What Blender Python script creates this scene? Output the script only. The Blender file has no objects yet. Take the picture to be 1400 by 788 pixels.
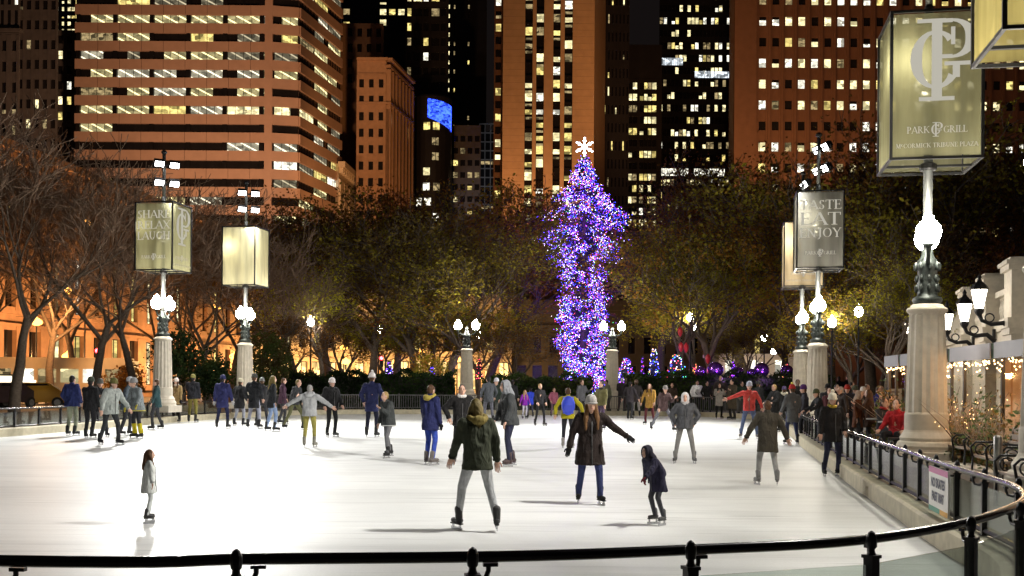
import bpy, bmesh, math, random
from mathutils import Vector, Matrix
random.seed(7)
C = bpy.context.scene.collection
SC = bpy.context.scene
PI = math.pi
F = 1500.0
EYE = 1.75
ROLL = math.radians(0.4)
CR, SR = math.cos(ROLL), math.sin(ROLL)

def at(px, py, Y):
    u = (px - 700) / F; v = (527 - py) / F
    return Vector(((u*CR - v*SR)*Y, Y, EYE + (u*SR + v*CR)*Y))
def ground(px, py, z=0.0):
    u = (px - 700) / F; v = (527 - py) / F
    t = (z - EYE) / (u*SR + v*CR)
    return Vector(((u*CR - v*SR)*t, t, z))
def hz(px): return 527 + (px-700)*math.tan(ROLL)

# ---------------------------------------------------------------- materials
MATS = {}
def nodes(name):
    m = bpy.data.materials.new(name); m.use_nodes = True
    nt = m.node_tree
    for n in list(nt.nodes): nt.nodes.remove(n)
    out = nt.nodes.new('ShaderNodeOutputMaterial')
    return m, nt, out
def pbr(name, col, rough=0.6, metal=0.0, var=0.25, scale=3.0, bump=0.0, spec=0.5):
    if name in MATS: return MATS[name]
    m, nt, out = nodes(name)
    b = nt.nodes.new('ShaderNodeBsdfPrincipled')
    b.inputs['Roughness'].default_value = rough
    b.inputs['Metallic'].default_value = metal
    b.inputs['Specular IOR Level'].default_value = spec
    geo = nt.nodes.new('ShaderNodeNewGeometry')
    nz = nt.nodes.new('ShaderNodeTexNoise'); nz.inputs['Scale'].default_value = scale; nz.inputs['Detail'].default_value = 5
    nt.links.new(geo.outputs['Position'], nz.inputs['Vector'])
    mr = nt.nodes.new('ShaderNodeMapRange'); mr.inputs['From Min'].default_value = .25; mr.inputs['From Max'].default_value = .75
    mr.inputs['To Min'].default_value = 1-var; mr.inputs['To Max'].default_value = 1+var
    nt.links.new(nz.outputs['Fac'], mr.inputs['Value'])
    mx = nt.nodes.new('ShaderNodeVectorMath'); mx.operation = 'SCALE'
    mx.inputs[0].default_value = col[:3]
    nt.links.new(mr.outputs['Result'], mx.inputs['Scale'])
    nt.links.new(mx.outputs['Vector'], b.inputs['Base Color'])
    if bump:
        bp = nt.nodes.new('ShaderNodeBump'); bp.inputs['Strength'].default_value = bump; bp.inputs['Distance'].default_value = .02
        nt.links.new(nz.outputs['Fac'], bp.inputs['Height']); nt.links.new(bp.outputs['Normal'], b.inputs['Normal'])
    nt.links.new(b.outputs[0], out.inputs[0])
    MATS[name] = m
    return m
def emit(name, col, strength, sample=False, vary=None):
    """a thing that gives off light; vary=(scale,lo,hi) breaks a lit window up into its room's lights and furniture"""
    if name in MATS: return MATS[name]
    m, nt, out = nodes(name)
    e = nt.nodes.new('ShaderNodeEmission'); e.inputs['Color'].default_value = (*col, 1)
    e.inputs['Strength'].default_value = strength
    if vary:
        sc, lo, hi = vary
        geo = nt.nodes.new('ShaderNodeNewGeometry')
        mp = nt.nodes.new('ShaderNodeMapping'); mp.inputs['Scale'].default_value = (sc, sc*.3, sc*1.5)
        nt.links.new(geo.outputs['Position'], mp.inputs['Vector'])
        vo = nt.nodes.new('ShaderNodeTexVoronoi'); vo.inputs['Scale'].default_value = 1.0; vo.distance = 'CHEBYCHEV'
        nt.links.new(mp.outputs[0], vo.inputs['Vector'])
        nz = nt.nodes.new('ShaderNodeTexNoise'); nz.inputs['Scale'].default_value = 2.2; nz.inputs['Detail'].default_value = 4
        nt.links.new(mp.outputs[0], nz.inputs['Vector'])
        sp = nt.nodes.new('ShaderNodeSeparateColor'); nt.links.new(vo.outputs['Color'], sp.inputs[0])
        ad = nt.nodes.new('ShaderNodeMath'); ad.operation = 'MULTIPLY'
        nt.links.new(sp.outputs[0], ad.inputs[0]); nt.links.new(nz.outputs['Fac'], ad.inputs[1])
        mr = nt.nodes.new('ShaderNodeMapRange'); mr.inputs['From Min'].default_value = .05; mr.inputs['From Max'].default_value = .5
        mr.inputs['To Min'].default_value = lo*strength; mr.inputs['To Max'].default_value = hi*strength
        nt.links.new(ad.outputs[0], mr.inputs['Value']); nt.links.new(mr.outputs[0], e.inputs['Strength'])
    nt.links.new(e.outputs[0], out.inputs[0])
    m.cycles.emission_sampling = 'AUTO' if sample else 'NONE'
    MATS[name] = m
    return m

# ---------------------------------------------------------------- mesh builder
class MB:
    def __init__(s): s.v = []; s.f = []; s.mi = []; s.m = 0
    def add(s, vs, fs):
        o = len(s.v); s.v += [tuple(v) for v in vs]
        for f in fs: s.f.append(tuple(i+o for i in f)); s.mi.append(s.m)
        return s
    def box(s, c, d, rz=0, M=None):
        x, y, z = d[0]/2, d[1]/2, d[2]/2
        p = [Vector((a*x, b*y, e*z)) for e in (-1, 1) for b in (-1, 1) for a in (-1, 1)]
        R = M if M is not None else Matrix.Rotation(rz, 3, 'Z')
        c = Vector(c)
        return s.add([c + R @ q for q in p], [(0,2,3,1),(4,5,7,6),(0,1,5,4),(2,6,7,3),(0,4,6,2),(1,3,7,5)])
    def tube(s, pts, rad, n=8, cap=True, close=False):
        pts = [Vector(p) for p in pts]
        if not hasattr(rad, '__len__'): rad = [rad]*len(pts)
        vs = []; prev = None
        N = len(pts)
        for i, p in enumerate(pts):
            if close: t = pts[(i+1) % N] - pts[i-1]
            else: t = pts[min(i+1, N-1)] - pts[max(i-1, 0)]
            if t.length < 1e-9: t = Vector((0,0,1))
            t.normalize()
            if prev is None:
                a = Vector((0,0,1)) if abs(t.z) < .9 else Vector((1,0,0))
                u = t.cross(a).normalized()
            else:
                u = (prev - t*prev.dot(t))
                u = u.normalized() if u.length > 1e-6 else t.orthogonal().normalized()
            prev = u; w = t.cross(u)
            for k in range(n):
                a = 2*PI*k/n
                vs.append(p + (u*math.cos(a) + w*math.sin(a))*rad[i])
        fs = []
        for i in range(N if close else N-1):
            j = (i+1) % N
            for k in range(n):
                k2 = (k+1) % n
                fs.append((i*n+k, i*n+k2, j*n+k2, j*n+k))
        if cap and not close:
            fs.append(tuple(reversed(range(n)))); fs.append(tuple(range((N-1)*n, N*n)))
        return s.add(vs, fs)
    def lathe(s, prof, c=(0,0,0), n=16, sx=1, sy=1, flute=None):
        vs = []; fs = []; c = Vector(c)
        for i, (r, z) in enumerate(prof):
            for k in range(n):
                a = 2*PI*k/n
                rr = r
                if flute and flute[0] <= i <= flute[1] and k % 2: rr = r*flute[2]
                vs.append(c + Vector((rr*math.cos(a)*sx, rr*math.sin(a)*sy, z)))
        for i in range(len(prof)-1):
            for k in range(n):
                k2 = (k+1) % n
                fs.append((i*n+k, i*n+k2, (i+1)*n+k2, (i+1)*n+k))
        fs.append(tuple(reversed(range(n)))); fs.append(tuple(range((len(prof)-1)*n, len(prof)*n)))
        return s.add(vs, fs)
    def ell(s, c, r, nu=12, nv=8, M=None):
        vs = []; fs = []; c = Vector(c)
        if not hasattr(r, '__len__'): r = (r, r, r)
        vs.append(Vector((0,0,-r[2])))
        for j in range(1, nv):
            p = -PI/2 + PI*j/nv
            for k in range(nu):
                a = 2*PI*k/nu
                vs.append(Vector((r[0]*math.cos(p)*math.cos(a), r[1]*math.cos(p)*math.sin(a), r[2]*math.sin(p))))
        vs.append(Vector((0,0,r[2])))
        for k in range(nu):
            fs.append((0, 1+(k+1) % nu, 1+k))
            fs.append((len(vs)-1, 1+(nv-2)*nu+k, 1+(nv-2)*nu+(k+1) % nu))
        for j in range(nv-2):
            for k in range(nu):
                k2 = (k+1) % nu
                fs.append((1+j*nu+k, 1+j*nu+k2, 1+(j+1)*nu+k2, 1+(j+1)*nu+k))
        if M is not None: vs = [M @ v for v in vs]
        return s.add([c+v for v in vs], fs)
    def cap(s, a, b, ra, rb, n=10):
        a, b = Vector(a), Vector(b); d = b-a
        L = d.length
        t = d/L if L > 1e-6 else Vector((0,0,1))
        pts = []; rr = []
        for q in (-1, -.7, -.35): pts.append(a + t*ra*q); rr.append(max(ra*math.sqrt(max(0, 1-q*q)), ra*.08))
        pts.append(a); rr.append(ra); pts.append(b); rr.append(rb)
        for q in (.35, .7, 1): pts.append(b + t*rb*q); rr.append(max(rb*math.sqrt(max(0, 1-q*q)), rb*.08))
        return s.tube(pts, rr, n)
    def torus(s, c, R, r, n=16, m=6, M=None, sx=1, sy=1):
        c = Vector(c); pts = []
        for k in range(n):
            a = 2*PI*k/n; p = Vector((R*sx*math.cos(a), R*sy*math.sin(a), 0))
            pts.append(c + (M @ p if M is not None else p))
        return s.tube(pts, r, m, close=True)
    def build(s, name, mat, parent=None, smooth=False, loc=None):
        me = bpy.data.meshes.new(name)
        me.from_pydata(s.v, [], s.f)
        for m in (mat if isinstance(mat, (list, tuple)) else [mat]): me.materials.append(m)
        if any(s.mi): me.polygons.foreach_set('material_index', s.mi)
        if smooth: me.polygons.foreach_set('use_smooth', [True]*len(me.polygons))
        me.update()
        o = bpy.data.objects.new(name, me); C.objects.link(o)
        if parent is not None: o.parent = parent
        if loc is not None: o.location = loc
        return o

def tag(o, label=None, cat=None, group=None, kind=None):
    if label: o['label'] = label
    if cat: o['category'] = cat
    if group: o['group'] = group
    if kind: o['kind'] = kind
    return o
def thing(name, label, cat, loc=(0,0,0), rz=0, group=None):
    o = bpy.data.objects.new(name, None); C.objects.link(o)
    o.empty_display_size = .2
    o.location = loc; o.rotation_euler = (0,0,rz)
    return tag(o, label, cat, group)
def struct(o): o['kind'] = 'structure'; return o
def copy_tree(o, parent=None):
    c = o.copy(); C.objects.link(c)
    if parent is not None: c.parent = parent
    for ch in o.children: copy_tree(ch, c)
    return c
def light(name, kind, loc, power, col, size=.2, target=None, angle=None, blend=.5, parent=None):
    d = bpy.data.lights.new(name, kind); d.energy = power; d.color = col
    if kind in ('POINT', 'SPOT'): d.shadow_soft_size = size
    if kind == 'SPOT': d.spot_size = math.radians(angle); d.spot_blend = blend
    if kind == 'AREA': d.size = size
    o = bpy.data.objects.new(name, d); C.objects.link(o); o.location = loc
    if target is not None:
        o.rotation_euler = (Vector(target)-Vector(loc)).to_track_quat('-Z', 'Y').to_euler()
    if parent is not None: o.parent = parent
    return o
def catmull(P, per=6, closed=True):
    out = []; n = len(P)
    for i in range(n if closed else n-1):
        p = [Vector(P[(i+k) % n] if closed else P[min(max(i+k, 0), n-1)]) for k in (-1, 0, 1, 2)]
        for j in range(per):
            t = j/per
            out.append(.5*((2*p[1]) + (p[2]-p[0])*t + (2*p[0]-5*p[1]+4*p[2]-p[3])*t*t + (3*p[1]-p[0]-3*p[2]+p[3])*t**3))
    if not closed: out.append(Vector(P[-1]))
    return out
def resample(P, step):
    out = [P[0].copy()]; acc = 0
    for a, b in zip(P, P[1:]):
        L = (b-a).length
        if L < 1e-9: continue
        pos = step - acc
        while pos <= L:
            out.append(a + (b-a)*(pos/L)); pos += step
        acc = (acc + L) % step if True else 0
    return out
def voxel(mb, name, mat, size, parent=None, smooth=3):
    """fuse the shapes of one body or garment into one continuous skin"""
    me = bpy.data.meshes.new('raw'); me.from_pydata(mb.v, [], mb.f); me.update()
    t = bpy.data.objects.new('raw', me); C.objects.link(t)
    r = t.modifiers.new('r', 'REMESH'); r.mode = 'VOXEL'; r.voxel_size = size; r.use_smooth_shade = True
    if smooth:
        s = t.modifiers.new('s', 'SMOOTH'); s.factor = .5; s.iterations = smooth
    dg = bpy.context.evaluated_depsgraph_get()
    nm = bpy.data.meshes.new_from_object(t.evaluated_get(dg))
    bpy.data.objects.remove(t); bpy.data.meshes.remove(me)
    nm.name = name; nm.materials.clear(); nm.materials.append(mat)
    o = bpy.data.objects.new(name, nm); C.objects.link(o)
    if parent is not None: o.parent = parent
    return o

# ---------------------------------------------------------------- roman lettering drawn as pen strokes
TH, TN = .14, .05
def _arc(cx, cy, rx, ry, a0, a1): return ('a', cx, cy, rx, ry, a0, a1)
def _v(x, y0=0, y1=1, w=None): return ('l', x, y0, x, y1, w or TH)
def _h(x0, x1, y): return ('l', x0, y, x1, y, TN)
def _s(x, y, w=.3): return ('l', x-w/2, y, x+w/2, y, TN)
GLY = {
 'A': (.86, [('l',.06,0,.43,1,TN*1.2),('l',.43,1,.80,0,TH),_h(.2,.66,.33),_s(.07,.02,.24),_s(.79,.02,.26)]),
 'B': (.68, [_v(.17),_s(.15,.02),_s(.15,.98),_h(.15,.36,.98),_h(.15,.38,.53),_h(.15,.38,.02),_arc(.34,.755,.22,.225,-90,90),_arc(.36,.275,.25,.255,-90,90)]),
 'C': (.84, [_arc(.46,.5,.38,.48,45,315),('l',.74,.78,.74,.98,TN)]),
 'E': (.66, [_v(.17),_s(.15,.02),_s(.15,.98),_h(.1,.58,.98),_h(.15,.48,.52),_h(.1,.62,.02),('l',.58,.8,.58,1,TN),('l',.48,.42,.48,.62,TN),('l',.62,0,.62,.2,TN)]),
 'G': (.9, [_arc(.46,.5,.38,.48,45,330),_v(.78,.05,.42,.13),_s(.78,.43,.3),('l',.74,.78,.74,.98,TN)]),
 'H': (.92, [_v(.18),_v(.74),_h(.18,.74,.52),_s(.18,.02),_s(.18,.98),_s(.74,.02),_s(.74,.98)]),
 'I': (.4, [_v(.2),_s(.2,.02),_s(.2,.98)]),
 'J': (.5, [_v(.32,.0,1),_s(.32,.98),_arc(.12,-.02,.2,.2,-110,0)]),
 'K': (.86, [_v(.18),_s(.18,.02),_s(.18,.98),('l',.22,.42,.72,.98,TN*1.2),('l',.36,.58,.76,.0,TH),_s(.72,.98,.24),_s(.78,.02,.24)]),
 'L': (.64, [_v(.17),_s(.17,.02),_s(.17,.98),_h(.1,.6,.02),('l',.6,0,.6,.24,TN)]),
 'M': (1.05, [('l',.16,0,.2,1,TN*1.2),('l',.2,1,.52,.0,TH),('l',.52,.0,.84,1,TN*1.2),('l',.84,1,.88,0,TH),_s(.16,.02,.24),_s(.88,.02,.28),_s(.14,.98,.2),_s(.88,.98,.2)]),
 'N': (.92, [('l',.18,0,.18,1,TN*1.2),('l',.18,1,.74,0,TH),('l',.74,0,.74,1,TN*1.2),_s(.18,.02,.26),_s(.74,.98,.26),_s(.13,.98,.22)]),
 'O': (.94, [_arc(.47,.5,.4,.49,0,360)]),
 'P': (.68, [_v(.17),_s(.17,.02),_s(.15,.98),_h(.15,.36,.98),_h(.15,.36,.46),_arc(.34,.72,.25,.26,-90,90)]),
 'R': (.82, [_v(.17),_s(.17,.02),_s(.15,.98),_h(.15,.36,.98),_h(.15,.36,.5),_arc(.34,.74,.24,.24,-90,90),('l',.36,.5,.72,.0,TH),_s(.74,.02,.2)]),
 'S': (.6, [_arc(.3,.745,.2,.235,35,270),_arc(.3,.255,.22,.255,-145,90),('l',.47,.8,.47,.98,TN),('l',.09,.02,.09,.22,TN)]),
 'T': (.78, [_v(.39),_s(.39,.02,.32),_h(.05,.73,.98),('l',.06,.78,.06,1,TN),('l',.72,.78,.72,1,TN)]),
 'U': (.88, [_v(.18,.3,1),_s(.18,.98),('l',.7,.3,.7,1,TN*1.2),_s(.7,.98,.24),_arc(.44,.3,.26,.3,180,360)]),
 'X': (.84, [('l',.12,1,.72,0,TH),('l',.1,0,.72,1,TN*1.2),_s(.12,.98,.26),_s(.72,.98,.24),_s(.1,.02,.24),_s(.73,.02,.26)]),
 'Y': (.82, [('l',.1,1,.42,.46,TH),('l',.42,.46,.72,1,TN*1.2),_v(.42,0,.48),_s(.42,.02),_s(.1,.98,.26),_s(.73,.98,.22)]),
 'Z': (.74, [_h(.08,.66,.98),_h(.06,.68,.02),('l',.62,1,.1,0,TH),('l',.08,.8,.08,1,TN),('l',.68,0,.68,.22,TN)]),
 ' ': (.4, []), 'c': (.5, [_arc(.25,.62,.19,.3,45,315)]),
}
def strokes(mb, items, ox, oy, h, place, lift):
    """place(x, y, off) maps letter-plane metres to space"""
    for it in items:
        lift[0] += .0004
        if it[0] == 'l':
            _, x0, y0, x1, y1, w = it
            a = Vector((x0, y0)); b = Vector((x1, y1)); d = (b-a)
            if d.length < 1e-6: continue
            horizontal_cut = abs(d.y) > .2 and abs(d.x) > .02
            if horizontal_cut: n = Vector((w/2*1.1, 0))
            else:
                d.normalize(); n = Vector((-d.y, d.x))*w/2
            q = [a+n, b+n, b-n, a-n]
            mb.add([place(ox+p.x*h, oy+p.y*h, lift[0]) for p in q], [(0,1,2,3)])
        else:
            _, cx, cy, rx, ry, a0, a1 = it
            n = max(6, int(abs(a1-a0)/12)); vs = []
            for k in range(n+1):
                a = math.radians(a0 + (a1-a0)*k/n)
                w = TN + (TH-TN)*abs(math.cos(a))**1.3
                for sgn in (1, -1):
                    vs.append(place(ox+(cx+(rx-.5*w*(1-sgn))*math.cos(a))*h, oy+(cy+(ry-.5*w*(1-sgn)*.7)*math.sin(a))*h, lift[0]))
            mb.add(vs, [(2*k, 2*k+1, 2*k+3, 2*k+2) for k in range(n)])
def text_w(t, h): return sum(GLY[c][0] for c in t)*h
def write(mb, t, cx, y, h, place, fit=None):
    w = text_w(t, h); sx = 1.0
    if fit: h = h; sx = fit/w
    x = cx - w*sx/2; lift = [0.0]
    for ch in t:
        strokes(mb, GLY[ch][1], 0, y, h, (lambda a, b, o, x=x: place(x + a*sx, b, o)), lift)
        x += GLY[ch][0]*h*sx
MONO_P = [_v(.316,0,1,.125),_s(.316,.012,.42),_s(.25,.985,.34),_h(.316,.5,.98),_h(.37,.5,.535),_arc(.5,.757,.29,.245,-90,90)]
MONO_G = [_arc(.305,.5,.305,.365,48,322),('l',.545,.27,.545,.44,.085),_s(.565,.445,.32),('l',.505,.68,.505,.90,.05)]
def mono(mb, cx, y, h, place):
    lift = [0.0]
    strokes(mb, MONO_P+MONO_G, cx-.37*h, y, h, place, lift)
def sans(text, size, mat, name, parent, M):
    cu = bpy.data.curves.new('t', 'FONT'); cu.body = text; cu.size = size; cu.align_x = 'CENTER'; cu.align_y = 'CENTER'
    cu.offset = .006; cu.space_line = 1.1
    t = bpy.data.objects.new('t', cu); C.objects.link(t)
    me = bpy.data.meshes.new_from_object(t.evaluated_get(bpy.context.evaluated_depsgraph_get()))
    bpy.data.objects.remove(t)
    me.transform(M); me.materials.clear(); me.materials.append(mat); me.name = name
    o = bpy.data.objects.new(name, me); C.objects.link(o); o.parent = parent
    return o
# ================================================================= camera, air, sky
SC.render.engine = 'CYCLES'
cd = bpy.data.cameras.new('camera'); cam = bpy.data.objects.new('camera', cd); C.objects.link(cam)
cd.sensor_width = 36; cd.lens = 36*F/1400; cd.shift_y = 133/1400; cd.clip_end = 5000; cd.clip_start = .1
R3 = Matrix(((CR, -SR, 0), (0, 0, -1), (SR, CR, 0)))
cam.matrix_world = Matrix.Translation((0, 0, EYE)) @ R3.to_4x4()
SC.camera = cam
SC.view_settings.view_transform = 'Standard'; SC.view_settings.look = 'None'
SC.view_settings.exposure = 0.0; SC.view_settings.gamma = 1; SC.view_settings.use_curve_mapping = False
cy = SC.cycles
cy.use_denoising = True; cy.denoiser = 'OPENIMAGEDENOISE'; cy.max_bounces = 6; cy.diffuse_bounces = 3; cy.transparent_max_bounces = 12
cy.transmission_bounces = 4; cy.sample_clamp_indirect = 4; cy.caustics_reflective = False; cy.caustics_refractive = False
cy.use_light_tree = True
W = bpy.data.worlds.new('World'); SC.world = W; W.use_nodes = True
wn = W.node_tree; bg = wn.nodes['Background']
sky = wn.nodes.new('ShaderNodeTexSky'); sky.sky_type = 'NISHITA'; sky.sun_disc = False
sky.sun_elevation = math.radians(-4); sky.sun_rotation = math.radians(250)
# night over a lit city: the last of the sky plus the city's own dull glow on the low cloud
gl = wn.nodes.new('ShaderNodeMixRGB'); gl.blend_type = 'ADD'; gl.inputs[0].default_value = 1
gl.inputs[2].default_value = (.09, .065, .06, 1)
wn.links.new(sky.outputs[0], gl.inputs[1]); wn.links.new(gl.outputs[0], bg.inputs[0])
bg.inputs[1].default_value = .06
added_moonlight = light('added_moonlight', 'SUN', (0, 0, 60), .01, (.9, .95, 1)); added_moonlight.rotation_euler = (math.radians(40), 0, math.radians(-60))  # weak moonlight added; no moon is in view

# ================================================================= palette
STONE = pbr('limestone', (.62, .56, .46), .75, var=.12, scale=6, bump=.15)
IRON = pbr('black_iron', (.018, .018, .02), .42, .3, var=.3, scale=20)
IRONG = pbr('green_black_iron', (.05, .06, .055), .45, .5, var=.5, scale=25)
STEELP = pbr('painted_steel_grey', (.10, .105, .10), .5, .4, var=.2, scale=12)
BARE_METAL = pbr('galvanised', (.35, .35, .34), .4, .8, var=.2, scale=10)
RAILM = pbr('rail_paint', (.012, .011, .012), .22, .1, var=.2, scale=8)
GLOBE = emit('lamp_globe_glow', (1, .93, .80), 165, sample=True)
FLOODM = emit('flood_lamp_face', (1, .98, .95), 30, sample=False)
AMBER = emit('amber_street_lamp', (1, .46, .09), 6, sample=True)
def glassmat(name, tint=(.9, .95, .94), refl=.08):
    m, nt, out = nodes(name)
    t = nt.nodes.new('ShaderNodeBsdfTransparent'); t.inputs[0].default_value = (*tint, 1)
    g = nt.nodes.new('ShaderNodeBsdfGlossy'); g.inputs['Roughness'].default_value = .03
    fr = nt.nodes.new('ShaderNodeFresnel'); fr.inputs[0].default_value = 1.45
    mx = nt.nodes.new('ShaderNodeMixShader'); cl = nt.nodes.new('ShaderNodeMath'); cl.operation = 'MINIMUM'; cl.inputs[1].default_value = refl
    nt.links.new(fr.outputs[0], cl.inputs[0]); nt.links.new(cl.outputs[0], mx.inputs[0]); nt.links.new(t.outputs[0], mx.inputs[1]); nt.links.new(g.outputs[0], mx.inputs[2])
    nt.links.new(mx.outputs[0], out.inputs[0])
    return m
GLASS = glassmat('rail_glass', (.86, .91, .88), .5)

# ================================================================= rink outline
RP = [(-19.6,20),(-19.3,14),(-17,9.6),(-13,7),(-8,5.8),(-2.5,5.30),(-1.26,5.41),(0,5.55),(.97,5.82),(1.94,6.2),(2.9,7.04),(3.7,8.07),(4.16,8.9),
      (4.5,9.9),(4.77,11.6),(5.05,13.2),(5.4,15),(6.3,19.9),(8.6,31.8),(10.7,42),(12.6,52),(13.2,57.5),(12.0,62.6),(8.6,64.6),(0,65.2),
      (-8,64.6),(-12.2,61),(-14.2,54),(-15.4,45),(-16.1,36),(-17.4,28)]
PATH = catmull([(x, y, 0) for x, y in RP], 8)
def offset(P, d):
    out = []; n = len(P)
    for i in range(n):
        t = (P[(i+1) % n]-P[i-1]).normalized()
        out.append(P[i] + Vector((t.y, -t.x, 0))*d)       # +d is outward for this winding
    return out
_c = sum(PATH, Vector())/len(PATH)
SGN = 1 if (offset(PATH, 1)[0]-_c).length > (PATH[0]-_c).length else -1
def off(d): return offset(PATH, d*SGN)
GZ = .2
KZ = .27
# ice
inner = off(-.16)
mb = MB(); mb.add([_c.to_3d()] + inner, [(0, i+1, (i+1) % len(inner)+1) for i in range(len(inner))])
m, nt, out = nodes('scratched_ice')
b = nt.nodes.new('ShaderNodeBsdfPrincipled'); b.inputs['Roughness'].default_value = .5; b.inputs['Specular IOR Level'].default_value = .22
geo = nt.nodes.new('ShaderNodeNewGeometry')
def ice_noise(rot, sc, scale, lo, hi, detail=6):
    mp = nt.nodes.new('ShaderNodeMapping'); mp.inputs['Rotation'].default_value = (0,0,rot); mp.inputs['Scale'].default_value = sc
    nt.links.new(geo.outputs['Position'], mp.inputs['Vector'])
    n = nt.nodes.new('ShaderNodeTexNoise'); n.inputs['Scale'].default_value = scale; n.inputs['Detail'].default_value = detail; n.inputs['Distortion'].default_value = .6
    nt.links.new(mp.outputs[0], n.inputs['Vector'])
    r = nt.nodes.new('ShaderNodeMapRange'); r.inputs['From Min'].default_value = lo; r.inputs['From Max'].default_value = hi
    nt.links.new(n.outputs['Fac'], r.inputs['Value']); return r.outputs[0]
s1 = ice_noise(.15, (.25, 5, 1), 1.6, .58, .72)      # long skate grooves across the rink
s2 = ice_noise(-.35, (.5, 9, 1), 2.2, .6, .74)
s3 = ice_noise(0, (1, 1, 1), .35, .35, .7, 4)        # worn and wet patches
s4 = ice_noise(.8, (3, 3, 1), 14, .3, .8, 3)         # ground frost
def mixc(a, bcol, fac, amt):
    mx = nt.nodes.new('ShaderNodeMixRGB'); mu = nt.nodes.new('ShaderNodeMath'); mu.operation = 'MULTIPLY'; mu.inputs[1].default_value = amt
    nt.links.new(fac, mu.inputs[0]); nt.links.new(mu.outputs[0], mx.inputs[0])
    if hasattr(a, 'is_linked'): nt.links.new(a, mx.inputs[1])
    else: mx.inputs[1].default_value = (*a, 1)
    mx.inputs[2].default_value = (*bcol, 1); return mx.outputs[0]
c1 = mixc((.80, .81, .79), (.56, .57, .56), s3, .5)
c2 = mixc(c1, (.34, .35, .34), s1, .6)
s5 = ice_noise(.12, (.10, 1.3, 1), 1.0, .52, .68, 8)     # broad grey streaks painted in: skate scuffs plus moving skaters' soft shadows
s6 = ice_noise(-.25, (.16, 1.8, 1), 1.1, .56, .7, 8)  # the same painted streaks at another slant
c2 = mixc(c2, (.46, .47, .46), s5, .38)
c2 = mixc(c2, (.44, .44, .43), s6, .32)
c3 = mixc(c2, (.95, .95, .95), s2, .6)
c4 = mixc(c3, (.45, .45, .43), s4, .25)
nt.links.new(c4, b.inputs['Base Color'])
bp = nt.nodes.new('ShaderNodeBump'); bp.inputs['Strength'].default_value = .25; bp.inputs['Distance'].default_value = .004
nt.links.new(s4, bp.inputs['Height']); nt.links.new(bp.outputs[0], b.inputs['Normal']); nt.links.new(b.outputs[0], out.inputs[0])
struct(mb.build('ice_rink', m))
# plaza paving and the city ground: one sheet with the rink cut out of it
rings = [off(.16), off(1.2), off(6)]
far = []
for p in PATH:
    d = (p-_c).normalized(); far.append(_c + d*900)
mid = [(_c + (p-_c).normalized()*120) for p in PATH]
rings += [mid, far]
vs = [Vector((p.x, p.y, GZ)) for r in rings for p in r]; n = len(PATH); fs = []
for k in range(len(rings)-1):
    for i in range(n):
        j = (i+1) % n
        fs.append((k*n+i, k*n+j, (k+1)*n+j, (k+1)*n+i) if SGN < 0 else (k*n+j, k*n+i, (k+1)*n+i, (k+1)*n+j))
PAVE = pbr('plaza_paving', (.13, .12, .11), .8, var=.35, scale=1.5, bump=.1)
struct(MB().add(vs, fs).build('ground', PAVE))
# kerb: a pale concrete upstand, with open joints every few metres
KERB = pbr('pale_concrete_kerb', (.52, .47, .34), .8, var=.18, scale=5, bump=.2)
a, b_ = off(-.17), off(.17)
prof = [(a, -.05), (a, KZ-.03), (off(-.14), KZ), (off(.15), KZ), (b_, KZ-.02), (b_, -.05)]
vs = [Vector((p.x, p.y, z)) for ring, z in prof for p in ring]; fs = []
for k in range(len(prof)-1):
    for i in range(n):
        j = (i+1) % n; fs.append((k*n+i, k*n+j, (k+1)*n+j, (k+1)*n+i))
struct(MB().add(vs, fs).build('rink_kerb', KERB))
STREET = pbr('asphalt', (.05, .048, .046), .7, var=.3, scale=2)
mb = MB(); mb.add([(-75, 74, GZ+.004), (-30.5, 74, GZ+.004), (-20, 140, GZ+.004), (120, 140, GZ+.004), (120, 158, GZ+.004), (-60, 158, GZ+.004)], [(0, 1, 2, 3, 4, 5)])
struct(mb.build('road', STREET))
mb = MB()
for k in range(14):
    t = k/13; x = -41 + 16*t; y = 76 + 62*t
    mb.add([(x-.08, y, GZ+.008), (x+.08, y, GZ+.008), (x+.55, y+2.2, GZ+.008), (x+.4, y+2.2, GZ+.008)], [(0,1,2,3)])
struct(mb.build('road_markings', pbr('road_paint', (.7, .68, .6), .7, var=.2)))

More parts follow.
